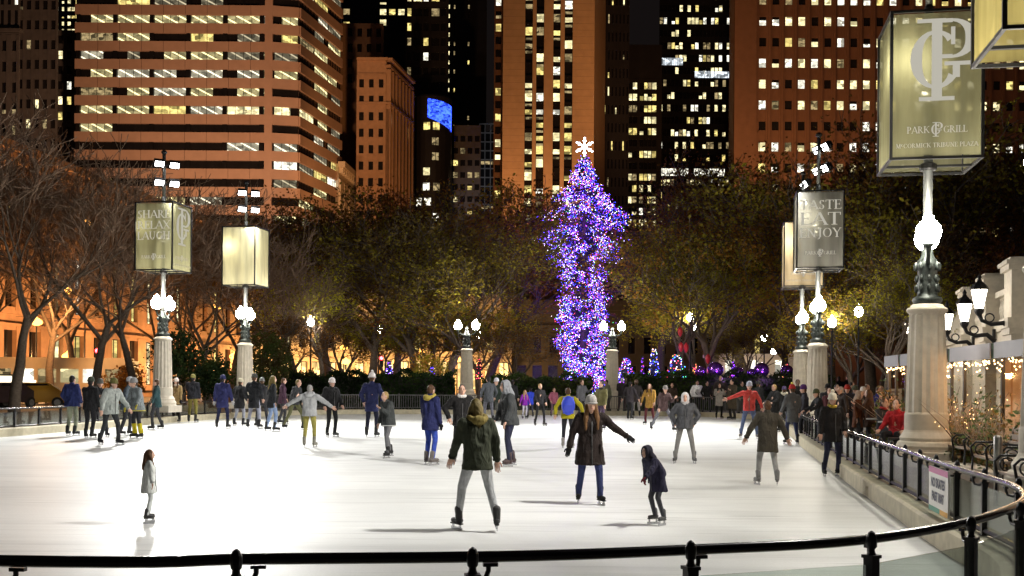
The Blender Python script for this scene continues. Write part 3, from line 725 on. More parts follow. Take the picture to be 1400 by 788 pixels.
person('woman in black with white scarf standing left of the white puffer jacket', 933, 566, 522, 10, coat=(.014,.014,.016), hem=.70, pants=K, hair='black', scarf=(.7,.68,.66))
wp = person('man in bright white puffer jacket with a black strap across the chest', 953, 567, 521, 5, coat=(.78,.77,.80), hem=.84, pants=(.02,.02,.025), skin='m', hair='black', puff=1.3, armL=(28,0,-10,20), armR=(28,0,-10,20))
MB().tube([(-.2,-.18,1.42),(-.06,-.22,1.25),(.14,-.22,1.02)], .022, 6).build('shoulder_strap', cloth(K), wp)
person('woman in pale patterned coat, black scarf and boots, hands lifted to her face', 983, 573, 525, 8, coat=(.34,.31,.28), hem=.58, pants=K, hair='black', long=True, scarf=K, armL=(14,30,-12,120), armR=(16,30,-14,120), shoes=K)
person('tall dark figure behind the woman in the pale patterned coat', 985, 567, 514, -10, coat=(.04,.03,.028), hem=.70, pants=K, hair='black', skates=False)
person('person in long olive-brown coat with raised hand, left of the red jacket', 1001, 574, 519, -60, coat=(.075,.058,.038), hem=.42, pants=(.03,.026,.024), hair='black', armL=(18,24,0,110), puff=1.1)
person('man in red jacket, blue jeans and white-blue beanie, arms spread', 1024, 600, 523, -12, coat=(.52,.06,.05), hem=.82, pants=(.09,.12,.22), shoes=(.16,.15,.15), hat=(.45,.47,.55), armR=(66,8,70,20), armL=(30,0,16,20), spread=.34, stride=.08)
person('heavy-coated skater in dark olive brown with pale trousers, right of the red jacket', 1049, 664, 548, 180, coat=(.058,.05,.038), hem=.62, pants=(.42,.42,.42), shoes=(.2,.2,.2), hair='brown', spread=.16, stride=.12, puff=1.12)
person('blond person in black turned aside behind the heavy olive-brown coat', 1059, 591, 526, -60, coat=(.015,.015,.016), hem=.70, pants=(.02,.02,.02), hair='blond')
person('skater in black coat with white fur collar and purple beanie', 1072, 589, 529, 175, coat=(.012,.012,.013), hem=.70, pants=(.22,.22,.24), hat=(.09,.07,.16), collar=(.62,.57,.46), puff=1.1)
person('skater in long grey coat with red and yellow bobble hat at the right kerb', 1083, 608, 527, 195, coat=(.10,.105,.11), hem=.60, pants=(.03,.04,.10), hat=(.40,.03,.03), pom=(.66,.52,.10), spread=.18, armL=(14,14,4,36), armR=(16,8,6,24))
person('man with dark face in black cap standing behind the red and yellow bobble hat', 1090, 588, 519, -10, coat=(.02,.018,.018), hem=.74, pants=K, skin='d', hair='black')
person('skater in purple hat and dark coat stepping beside the long grey coat', 1100, 604, 527, -100, coat=(.03,.03,.04), hem=.64, pants=(.016,.016,.02), hat=(.09,.03,.15), stride=.14, shoes=K)
person('skater in black coat and big white bobble beanie, hugging the right railing', 1137, 652, 539, 10, coat=(.014,.013,.014), hem=.68, pants=(.02,.022,.05), shoes=K, hat=(.74,.69,.58), pom=(.74,.69,.58), hair='olive', scarf=(.45,.33,.05), armL=A_POCK, armR=(14,4,8,14), spread=.16, puff=1.12)
# ---- the crowd behind the right railing
crowd = dict(skates=False, z=GZ, group='onlookers behind the right railing')
for lb, px, fy, hy, fc, kw in (
 ('man in olive-green knit cap and black jacket leaning over the right railing', 1121, 603, 532, -85, dict(coat=(.016,.017,.02), hat=(.06,.075,.035), armL=A_FWD, armR=A_FWD, lean=.2)),
 ('grey-haired man in brown-black coat behind the big white bobble beanie', 1150, 606, 529, -70, dict(coat=(.035,.025,.022), hair='grey', hem=.56)),
 ('onlooker with pale face peering above the grey-haired man', 1143, 597, 526, 10, dict(coat=(.03,.02,.02), hair='black')),
 ('onlooker in red knit hat above the grey-haired man', 1158, 599, 527, -20, dict(coat=(.03,.03,.04), hat=(.34,.03,.02))),
 ('onlooker in green cap and blue jacket next to the red knit hat', 1166, 598, 528, 40, dict(coat=(.02,.035,.08), hat=(.10,.11,.07))),
 ('onlooker with pale fur hood and rust-orange coat in the crowd at right', 1172, 609, 534, 60, dict(coat=(.11,.035,.014), hood=(.34,.26,.20), hem=.56)),
 ('onlooker in white knit hat behind the rust-orange coat', 1179, 600, 530, 0, dict(coat=(.05,.04,.035), hat=(.62,.58,.52))),
 ('onlooker with long brown hair in a brown coat, right of the rust-orange coat', 1189, 610, 533, -120, dict(coat=(.055,.026,.016), hair='auburn', long=True, hem=.56)),
 ('onlooker in bright blue jacket at the right end of the crowd', 1199, 602, 530, 20, dict(coat=(.02,.03,.20), hair='brown')),
 ('onlooker in dark purple coat with auburn hair, nearest the fluted column', 1207, 606, 536, -60, dict(coat=(.03,.018,.04), hair='auburn', long=True)),
 ('onlooker in dark coat low behind the crowd beside the purple coat', 1214, 612, 541, 80, dict(coat=(.03,.02,.02), hair='black'))):
    person(lb, px, fy, hy, fc, **{**dict(pants=(.03,.028,.03)), **crowd, **kw})
for lb, px, fy, hy, fc, kw in (
 ('seated cafe guest in red jacket left of the fluted column', 1226, 624, 573, -40, dict(coat=(.34,.015,.02), hair='black')),
 ('seated cafe guest in dark jacket with red scarf beside the red jacket', 1208, 615, 572, 30, dict(coat=(.03,.03,.035), scarf=(.35,.03,.03), hair='brown'))):
    p = ground(px, fy, GZ)
    person(lb, px, fy, fy-(1.30/p.y*F)*1.31, fc, sit=True, pants=(.02,.02,.025), armL=A_FWD, armR=A_FWD, **{**crowd, 'group': 'guests seated behind the right railing', **kw})
for lb, px, fy, hy, fc, kw in (
 ('onlooker in charcoal coat and black hat near the right lantern columns', 1131, 594, 526, 150, dict(coat=(.025,.025,.028), hat=(.02,.02,.02))),
 ('onlooker in maroon coat squeezed behind the olive-green knit cap', 1134, 598, 531, -30, dict(coat=(.08,.02,.025), hair='brown')),
 ('onlooker with black hair between the red knit hat and green cap', 1162, 594, 523, 60, dict(coat=(.02,.018,.02), hair='black')),
 ('onlooker in grey coat behind the white knit hat', 1184, 597, 526, 20, dict(coat=(.07,.07,.075), hair='brown')),
 ('onlooker in brown jacket with blond hair right of the bright blue jacket', 1204, 599, 528, -10, dict(coat=(.06,.035,.02), hair='blond')),
 ('onlooker in black behind the purple coat by the fluted column', 1212, 601, 529, 30, dict(coat=(.015,.015,.016), hair='black'))):
    person(lb, px, fy, hy, fc, **{**dict(pants=(.03,.028,.03)), **crowd, **kw})
for lb, px, fy, hy, fc, kw in (
 ('dark-clad skater behind the pale grey-green jacket at far left', 136, 598, 519, 30, dict(coat=(.02,.022,.025), hat=(.12,.12,.11), stride=.12)),
 ('skater in dim blue-grey jacket with white cap behind the yellow cuffs', 172, 596, 516, 100, dict(coat=(.08,.10,.12), hat=(.5,.5,.52), stride=.1, lean=.15)),
 ('skater in dark teal jacket just left of the woman in the tan coat', 214, 588, 519, -80, dict(coat=(.02,.05,.055), hair='brown', stride=.14)),
 ('skater in black with grey cap between the black coat and light blue jeans', 358, 584, 517, 200, dict(coat=(.02,.02,.022), hat=(.16,.16,.15))),
 ('skater in dark plum jacket right of the light blue jeans', 386, 580, 517, 110, dict(coat=(.05,.022,.04), hair='brown', stride=.12)),
 ('skater in black jacket far back right of the white leggings girl', 700, 571, 520, 170, dict(coat=(.015,.015,.017), hair='black')),
 ('skater in grey far back right of the yellow sleeves', 795, 572, 520, 30, dict(coat=(.09,.09,.1), hair='brown')),
 ('dark skater far back right of the white-haired man', 861, 574, 522, 150, dict(coat=(.03,.025,.03), hair='black', stride=.12)),
 ('skater in brown jacket at the fence left of the woman with white scarf', 919, 569, 524, -20, dict(coat=(.06,.04,.03), hair='brown')),
 ('skater in black at the fence right of the white puffer jacket', 966, 568, 522, 20, dict(coat=(.015,.014,.014), hair='black')),
 ('skater in dark green at the fence just left of the red jacket', 1013, 571, 522, 30, dict(coat=(.02,.035,.025), hair='black')),
 ('skater in black by the right kerb behind the heavy olive-brown coat', 1036, 579, 522, 140, dict(coat=(.014,.014,.015), hat=(.03,.03,.03)))):
    person(lb, px, fy, hy, fc, **{**dict(pants=(.03,.03,.035)), **kw})
# ---- walkers on the pavement beyond the rink
for i, (lb, px, fy, hy, col) in enumerate((
 ('orange-lit pedestrian left of the pair, behind the left railing', 65, 552, 522, (.12,.05,.03)), ('orange-lit pedestrian right of the pair, behind the left railing', 73, 552, 521, (.08,.03,.02)),
 ('dark passer-by behind the black leaning skater, left of three', 410, 540, 506, (.02,.02,.02)), ('dark passer-by behind the grey hoodie, middle of three', 428, 540, 503, (.025,.02,.02)), ('dark passer-by behind the white beanie, right of three', 440, 540, 504, (.02,.018,.02)),
 ('dark passer-by under the tree just right of the white beanie', 466, 540, 507, (.03,.02,.02)),
 ('shadowy pair member walking under the trees right of the lantern columns', 1147, 560, 515, (.012,.012,.013)), ('second shadowy walker under the trees right of the lantern columns', 1160, 560, 513, (.012,.012,.013)))):
    person(lb, px, fy, hy, 30*i, coat=col, hem=.62, pants=(.02,.018,.018), hair='black', skates=False, z=GZ, group='passers-by beyond the rink')
# ================================================================= rink lamp columns
AX = math.radians(-10.5)          # the rink's long axis, 10.5 degrees right of the view
FRAME = pbr('lantern_frame', (.03, .03, .03), .4, .6, var=.3)
def fabric(name, col, sheer):
    m, nt, out = nodes(name)
    tc = nt.nodes.new('ShaderNodeTexCoord'); mp = nt.nodes.new('ShaderNodeMapping'); mp.inputs['Scale'].default_value = (1, 1, .12)
    nt.links.new(tc.outputs['Object'], mp.inputs[0])
    nz = nt.nodes.new('ShaderNodeTexNoise'); nz.inputs['Scale'].default_value = 4; nz.inputs['Detail'].default_value = 6
    nt.links.new(mp.outputs[0], nz.inputs[0])
    cr = nt.nodes.new('ShaderNodeMapRange'); cr.inputs['From Min'].default_value = .3; cr.inputs['From Max'].default_value = .7
    cr.inputs['To Min'].default_value = .7; cr.inputs['To Max'].default_value = 1.15; nt.links.new(nz.outputs[0], cr.inputs[0])
    sc = nt.nodes.new('ShaderNodeVectorMath'); sc.operation = 'SCALE'; sc.inputs[0].default_value = col; nt.links.new(cr.outputs[0], sc.inputs['Scale'])
    d = nt.nodes.new('ShaderNodeBsdfDiffuse'); t = nt.nodes.new('ShaderNodeBsdfTranslucent'); tr = nt.nodes.new('ShaderNodeBsdfTransparent')
    nt.links.new(sc.outputs[0], d.inputs[0]); nt.links.new(sc.outputs[0], t.inputs[0]); tr.inputs[0].default_value = (.93, .92, .82, 1)
    a = nt.nodes.new('ShaderNodeMixShader'); a.inputs[0].default_value = .6; nt.links.new(d.outputs[0], a.inputs[1]); nt.links.new(t.outputs[0], a.inputs[2])
    b = nt.nodes.new('ShaderNodeMixShader'); b.inputs[0].default_value = sheer; nt.links.new(a.outputs[0], b.inputs[1]); nt.links.new(tr.outputs[0], b.inputs[2])
    nt.links.new(b.outputs[0], out.inputs[0]); return m
FAB_OLIVE = fabric('olive_lantern_fabric', (.33, .32, .19), .36)
FAB_GREY = fabric('grey_lantern_fabric', (.24, .235, .21), .28)
FAB_CREAM = fabric('cream_lantern_fabric', (.72, .68, .45), .12)
FAB_YEL = fabric('yellow_lantern_fabric', (.40, .34, .13), .12)
FAB_TAN = fabric('tan_lantern_fabric', (.52, .42, .27), .15)
LET = emit('glowing_lettering', (.82, .78, .66), .60)  # letters glow by themselves to stand in for lantern light behind them

COLP = [(.60,0),(.60,.28),(.56,.30),(.545,.34),(.56,.40),(.53,.46),(.49,.50),(.50,.56),(.47,.62),(.425,.68),(.41,.72)]
def column_mesh():
    mb = MB()
    mb.lathe([(.60,.28),(.57,.30),(.555,.34),(.575,.40),(.545,.47),(.50,.50),(.51,.56),(.475,.62),(.435,.68),(.42,.72)], n=40)
    mb.box((0,0,.14), (1.18,1.18,.28))
    # fluted shaft with a plain foot
    prof = [(.42,.72),(.418,1.02),(.410,1.05),(.405,1.07),(.40,1.3),(.375,2.2),(.345,3.0),(.34,3.03)]
    vs = []; fs = []; n = 64
    for i, (r, z) in enumerate(prof):
        for k in range(n):
            a = 2*PI*k/n; ph = (k % 4)
            dip = {0: 0, 1: .6, 2: 1, 3: .6}[ph]*(.026 if 3 <= i <= 6 else 0)
            vs.append(((r-dip)*math.cos(a), (r-dip)*math.sin(a), z))
    for i in range(len(prof)-1):
        for k in range(n):
            fs.append((i*n+k, i*n+(k+1) % n, (i+1)*n+(k+1) % n, (i+1)*n+k))
    mb.add(vs, fs)
    mb.lathe([(.34,3.03),(.35,3.05),(.385,3.08),(.395,3.12),(.375,3.155),(.33,3.17),(.31,3.2),(.28,3.23)], n=32)
    return mb
def ironwork_mesh():
    mb = MB()
    mb.lathe([(.25,3.22),(.26,3.26),(.29,3.30),(.28,3.36),(.2,3.40),(.19,3.48),(.205,3.6),(.19,3.66),(.185,3.9),(.21,3.95),(.215,4.05),(.18,4.1),(.12,4.2),(.10,4.32)], n=20)
    for k in range(8):                                     # cast leaves round the shaft
        a = 2*PI*k/8
        for z, r, h in ((3.55,.21,.09),(3.74,.20,.08),(3.98,.225,.09)):
            mb.ell((r*math.cos(a), r*math.sin(a), z), (.045,.045,h), 6, 5)
    return mb
def arms_mesh(sep):
    mb = MB()
    for s in (-1, 1):
        mb.tube([(0,0,4.1),(s*sep*.25,0,4.06),(s*sep*.42,0,4.12),(s*sep*.5,0,4.24),(s*sep*.5,0,4.33)], [.05,.045,.04,.04,.05], 8)
        mb.lathe([(.05,4.3),(.10,4.33),(.115,4.37),(.10,4.40)], (s*sep*.5,0,0), 12)
    mb.lathe([(.1,4.3),(.06,4.4),(.09,4.46),(.05,4.52),(.02,4.6)], n=10)
    return mb
def globe_mesh():
    return MB().lathe([(.09,0),(.17,.05),(.225,.14),(.24,.24),(.22,.34),(.15,.43),(.10,.455),(.105,.49),(.10,.53),(.06,.56),(.045,.6),(.01,.62)], n=18)
_colm = {}
def lamp_base(root, sep, turn=0.0):
    if 'c' not in _colm:
        _colm['c'] = column_mesh().build('column', STONE, root, False)
        _colm['i'] = ironwork_mesh().build('ironwork', IRONG, root, True)
        _colm['a'] = arms_mesh(sep).build('arms', IRONG, root, True)
        _colm['g'] = globe_mesh().build('globe', GLOBE, root, True)
        g = _colm['g']
    else:
        for k in 'ciag':
            o = _colm[k].copy(); C.objects.link(o); o.parent = root
            if k == 'g': g = o
    cs, sn = math.cos(turn)*sep/2, math.sin(turn)*sep/2
    g.location = (-cs, -sn, 4.38)
    g2 = g.copy(); C.objects.link(g2); g2.parent = root; g2.location = (cs, sn, 4.38)
    for ch in root.children:
        if ch.name.startswith('arms'): ch.rotation_euler = (0,0,turn)
BOXW, BOXH, BOXZ = 1.68, 2.85, 6.0
def banner_box(root, fab, faces, tilt):
    """root axes: x along the rink edge... here local y = rink axis; faces = {side: kind}"""
    w = BOXW/2; z0, z1 = BOXZ, BOXZ+BOXH
    fr = MB()
    for z in (z0, z1):
        for s in (-1, 1):
            fr.box((s*w, 0, z), (.05, BOXW+.05, .05)); fr.box((0, s*w, z+.001), (BOXW-.05, .05, .05))
        fr.box((0, 0, z), (BOXW-.05, .06, .045))
    fr.box((0, 0, z0-.16), (BOXW*.98, .04, .04)) if False else None
    for sx in (-1, 1):
        for sy in (-1, 1): fr.box((sx*w, sy*w, (z0+z1)/2), (.055, .055, BOXH+.05))
    fr.lathe([(.15,z0-.09),(.17,z0-.06),(.17,z0+.03),(.12,z0+.06)], n=14)
    o = fr.build('lantern_frame', FRAME, root); o.rotation_euler = (0,0,tilt)
    for side in ('near', 'far', 'left', 'right'):
        n = {'near': (0,-1), 'far': (0,1), 'left': (-1,0), 'right': (1,0)}[side]
        t = (-n[1], n[0])                                   # reading direction of a face seen from outside
        def place(x, y, o_, n=n, t=t):
            d = w + .004 + o_
            return Vector((n[0]*d + t[0]*x, n[1]*d + t[1]*x, z0 + y))
        q = MB(); N = 10; vs = []; fs = []
        for i in range(N+1):
            for j in range(N+1):
                x = (i/N-.5)*(BOXW-.07); y = .05+j/N*(BOXH-.1)
                vs.append(place(x, y, -.004+.006*math.sin(i*1.3+j*.4)*math.sin(PI*j/N)*math.sin(PI*i/N) - .008))
        for i in range(N):
            for j in range(N): fs.append((i*(N+1)+j, (i+1)*(N+1)+j, (i+1)*(N+1)+j+1, i*(N+1)+j+1))
        p = q.add(vs, fs).build('banner_panel', fab, root, True); p.rotation_euler = (0,0,tilt)
        kind = faces.get(side)
        if kind:
            def put(fn):
                L = MB(); fn(L); L.build('lettering', LET, p)
            if kind == 'PG':
                put(lambda L: mono(L, .08, 1.12, 1.55, place))
                put(lambda L: write(L, 'McCORMICK TRIBUNE PLAZA', 0, .2, .085, place, 1.5))
            else:
                y = 2.62
                for word, h in zip(kind[0], kind[1]):
                    y -= h + .12
                    put(lambda L: write(L, word, 0, y, h, place, kind[2]))
            for s, tx in ((-.34, 'PARK'), (.34, 'GRILL')): put(lambda L: write(L, tx, s, .48, .13, place))
            put(lambda L: mono(L, 0, .41, .27, place))
    return o
def floods(root, spec, yaw):
    """spec: list of (dx, dy, z); each head is a housing with a glowing face, tipped down at the ice"""
    for k, (dx, z) in enumerate(spec):
        h = MB()
        h.box((0,0,0), (.40,.18,.30)); h.box((0,.13,0), (.26,.12,.2)); h.box((0,-.115,.13), (.40,.09,.02))
        h.tube([(-.24,0,0),(-.24,.02,-.22),(.24,.02,-.22),(.24,0,0)], .014, 5)
        o = h.build('floodlight', IRON, root)
        o.location = (dx*math.cos(yaw)*1.0, dx*math.sin(yaw)-.12, z); o.rotation_euler = (math.radians(32), 0, yaw)
        fc = MB().box((0,-.094,0), (.36,.008,.25)).build('lamp_face', FLOODM, o)
    ...
def lamp_post(label, base, fab, faces, flood=True, sep=1.1, banner=True, aim=None, tilt=None, power=1, group='rink lamp columns', turn=0.0, glow=70):
    root = thing('lamp_post', label, 'lamp post', base, AX + PI/2, group)
    lamp_base(root, sep, turn)
    if banner:
        p = MB()
        p.tube([(0,0,4.3),(0,0,9.2)], .09, 12)
        p.tube([(0,0,9.2),(0,0,11.0)], .07, 10)
        p.build('pole', STEELP, root, True)
        banner_box(root, fab, faces, -PI/2)
        fx = MB(); fx.box((.0,0,BOXZ+1.35), (.5,.34,.18)); fx.ell((0,0,BOXZ+1.62), (.34,.3,.16), 12, 6)
        fx.build('lamp_fitting', BARE_METAL, root, True)
        l = light('lantern_lamp', 'POINT', (-.42, .48, BOXZ+1.9), glow, (1, .93, .72), .25); l.parent = root
        if flood:
            c = MB(); c.box((0,0,9.75), (1.0,.06,.06), rz=0); c.box((0,0,10.55), (1.0,.06,.06)); c.box((0,0,10.15), (.05,.07,.9)); c.tube([(0,0,10.5),(0,0,11.12)],[.08,.03],8)
            c.ell((0,0,11.1), (.13,.13,.1), 8, 6)
            yaw = math.atan2(aim[1]-base[1], aim[0]-base[0]) + PI/2 - (AX + PI/2)
            cb = c.build('crossbar', IRON, root); cb.rotation_euler = (0,0,yaw)
            floods(root, [(-.32,9.82),(.32,9.82),(-.32,10.62),(.32,10.62)], yaw)
            for s, (tx, ty) in ((-1, aim), (1, (aim[0]*.6+base[0]*.4, aim[1]*.6+base[1]*.4))):
                w = Vector((tx, ty, 0))-Vector(base); w.z = 0; w.normalize()
                src = Vector(base) + w*.75 + Vector((0,0,10.2+.4*s))
                light('floodlight_beam', 'SPOT', src, 5000*power, (1,.985,.95), .35, (tx, ty, 0), 95, .6)
    return root
def onP(px, Y, z): p = at(px, 500, Y); return (p.x, Y, z)
SRL = (['SHARE','RELAX','LAUGH'], [.33,.33,.33], 1.5)
TEE = (['TASTE','EAT','ENJOY'], [.34,.46,.34], 1.5)
lamp_post('fluted stone lamp column carrying a large sheer lantern box with a pale PG monogram', onP(1267, 22.0, GZ), FAB_OLIVE, {'near': 'PG'}, False, turn=math.radians(-8.5))
lamp_post('stone lamp column with a grey lantern box reading TASTE EAT ENJOY under floodlights', onP(1117.5, 41.5, GZ), FAB_GREY, {'near': TEE}, aim=(-3, 38), power=1.0)
lamp_post('stone lamp column with a tan lantern box half hidden behind the TASTE EAT ENJOY lantern', onP(1096, 49, GZ), FAB_TAN, {'near': 'PG'}, aim=(-2, 50), power=1.0)
lamp_post('fluted stone lamp column with an olive lantern box reading SHARE RELAX LAUGH', onP(222.5, 46.9, .50), FAB_OLIVE, {'near': SRL, 'right': 'PG'}, aim=(-3, 28), power=1.45, glow=34)
lamp_post('stone lamp column with a plain cream lantern box and floodlights, behind the left railing', onP(335, 54, .52), FAB_CREAM, {}, aim=(-5, 38), power=1.25, glow=48)
lamp_post('lamp column at the right edge whose yellow lantern box hangs in from the top corner', (7.02, 14.2, GZ), FAB_YEL, {}, False)
for tx, ty, P in ((-3, 20, 5800), (-8, 34, 6500), (1, 11, 3000)):
    light('floodlight_beam', 'SPOT', (6.6, 13.6, 10.3), P, (1,.975,.93), .4, (tx, ty, 0), 80, .7)
def double_lamp(label, px, Y):
    b = onP(px, Y, .78)
    root = thing('lamp_post', label, 'lamp post', b, math.radians(-6), 'rink lamp columns')
    lamp_base(root, 1.1)
    MB().box((0,0,-.3), (1.4,1.4,.6)).build('plinth', STONE, root)
    return root
double_lamp('white stone column with two glowing globes to the left of the lit christmas tree', 638, 67.5)
double_lamp('white stone column with two glowing globes to the right of the lit christmas tree', 837, 67.5)

# ================================================================= small street lamps beyond the rink
def street_lamp(label, px, py, Y, col='w', r=.24, group='park lamps beyond the rink'):
    p = at(px, py, Y)
    root = thing('street_lamp', label, 'street lamp', (p.x, p.y, GZ), 0, group)
    h = p.z-GZ
    MB().lathe([(.16,0),(.17,.2),(.1,.35),(.07,.5),(.05,h-.35),(.09,h-.3),(.1,h-.24)], n=10).build('pole', IRON, root, True)
    g = MB().lathe([(.08,-.26),(r*.9,-.12),(r,0),(r*.9,.14),(r*.45,.28),(.08,.33),(.02,.45)], (0,0,h), 12)
    g.build('globe', GLOBE if col == 'w' else AMBER, root, True)
for lb, px, py, Y in (
  ('white globe lamp among the leafless branches, right of the cream lantern', 425, 441, 74),
  ('small white globe lamp half hidden by leaves above the white beanie skater', 518, 453, 84),
  ('tiny white globe lamp behind the left double-globe column', 655, 460, 86),
  ('upper white globe lamp of the lit yellow tree right of the christmas tree', 944, 435, 77),
  ('lower white globe lamp of the lit yellow tree right of the christmas tree', 949, 448, 84),
  ('small white globe lamp over the pale pavilion', 1045, 462, 80),
  ('faint white globe lamp just below the one over the pale pavilion', 1058, 481, 95),
  ('white globe lamp right of the TASTE EAT ENJOY column', 1137.5, 442, 62),
  ('highest white globe lamp in the leafy trees at the right', 1174, 427, 58),
  ): street_lamp(lb, px, py, Y)
for lb, px, py, Y in (
  ('amber street lamp glowing high in the bare trees near the left edge', 117, 305, 88),
  ('amber street lamp in the bare trees below the highest one', 93, 398, 92),
  ('broad amber street lamp over the bus at the left edge', 50, 441, 80),
  ('amber street lamp low over the bus roof', 92, 488, 86),
  ('amber street lamp between the two left lantern boxes', 298, 352, 96),
  ('amber street lamp between the two left globe columns', 296, 420, 100),
  ('amber street lamp low behind the cream lantern column', 320, 488, 96),
  ('amber street lamp among trunks behind the grey hoodie skater', 443, 492, 112),
  ('high amber street lamp among the left middle trunks', 470, 476, 118),
  ('low bright amber street lamp among the left middle trunks', 473, 495, 106),
  ('amber street lamp right of the dark forked trunk', 542, 495, 112),
  ('amber street lamp behind the middle trees', 575, 481, 118),
  ('amber street lamp just left of the double-globe column', 625, 492, 112),
  ): street_lamp(lb, px, py, Y, 'a', .42, 'amber lamps along the street')
# ================================================================= buildings
LITS = [emit('office_light_warm', (1, .86, .45), 1.25, vary=(.9,.35,1.7)), emit('office_light_white', (1, .95, .78), 1.3, vary=(1.1,.3,1.8)),
        emit('office_light_yellow', (1, .78, .25), .95, vary=(.8,.25,1.7)), emit('office_light_dim', (1, .75, .36), .32, vary=(1.2,.2,1.8)),
        emit('office_light_cool', (.85, .93, 1), .9, vary=(1.0,.3,1.8))]
GLZ = pbr('dark_glazing', (.012, .011, .012), .18, 0, var=.3, scale=.5)
def rv(): return random.random()
def strip_light(name, col, strength):
    """an open-plan office seen from the street: dim room, bright rows of ceiling tubes running back"""
    m = emit(name, col, strength, vary=(.8, .3, 1.0)); nt = m.node_tree; e = [n for n in nt.nodes if n.type == 'EMISSION'][0]
    old = e.inputs['Strength'].links[0].from_socket; geo = [n for n in nt.nodes if n.type == 'NEW_GEOMETRY'][0]
    mp = nt.nodes.new('ShaderNodeMapping'); mp.inputs['Rotation'].default_value = (0, math.radians(62), 0); nt.links.new(geo.outputs['Position'], mp.inputs[0])
    wv = nt.nodes.new('ShaderNodeTexWave'); wv.wave_type = 'BANDS'; wv.inputs['Scale'].default_value = .22; wv.inputs['Distortion'].default_value = 1.2; wv.inputs['Detail Scale'].default_value = .3
    nt.links.new(mp.outputs[0], wv.inputs[0])
    mr = nt.nodes.new('ShaderNodeMapRange'); mr.inputs['From Min'].default_value = .86; mr.inputs['From Max'].default_value = .97; mr.inputs['To Max'].default_value = strength*3.2
    nt.links.new(wv.outputs['Fac'], mr.inputs['Value'])
    ad = nt.nodes.new('ShaderNodeMath'); nt.links.new(old, ad.inputs[0]); nt.links.new(mr.outputs[0], ad.inputs[1]); nt.links.new(ad.outputs[0], e.inputs['Strength'])
    return m
STRIPS = [strip_light('open_office_yellow', (1, .84, .40), .62), strip_light('open_office_pale', (1, .90, .64), .55), strip_light('open_office_dim', (1, .85, .55), .20)]
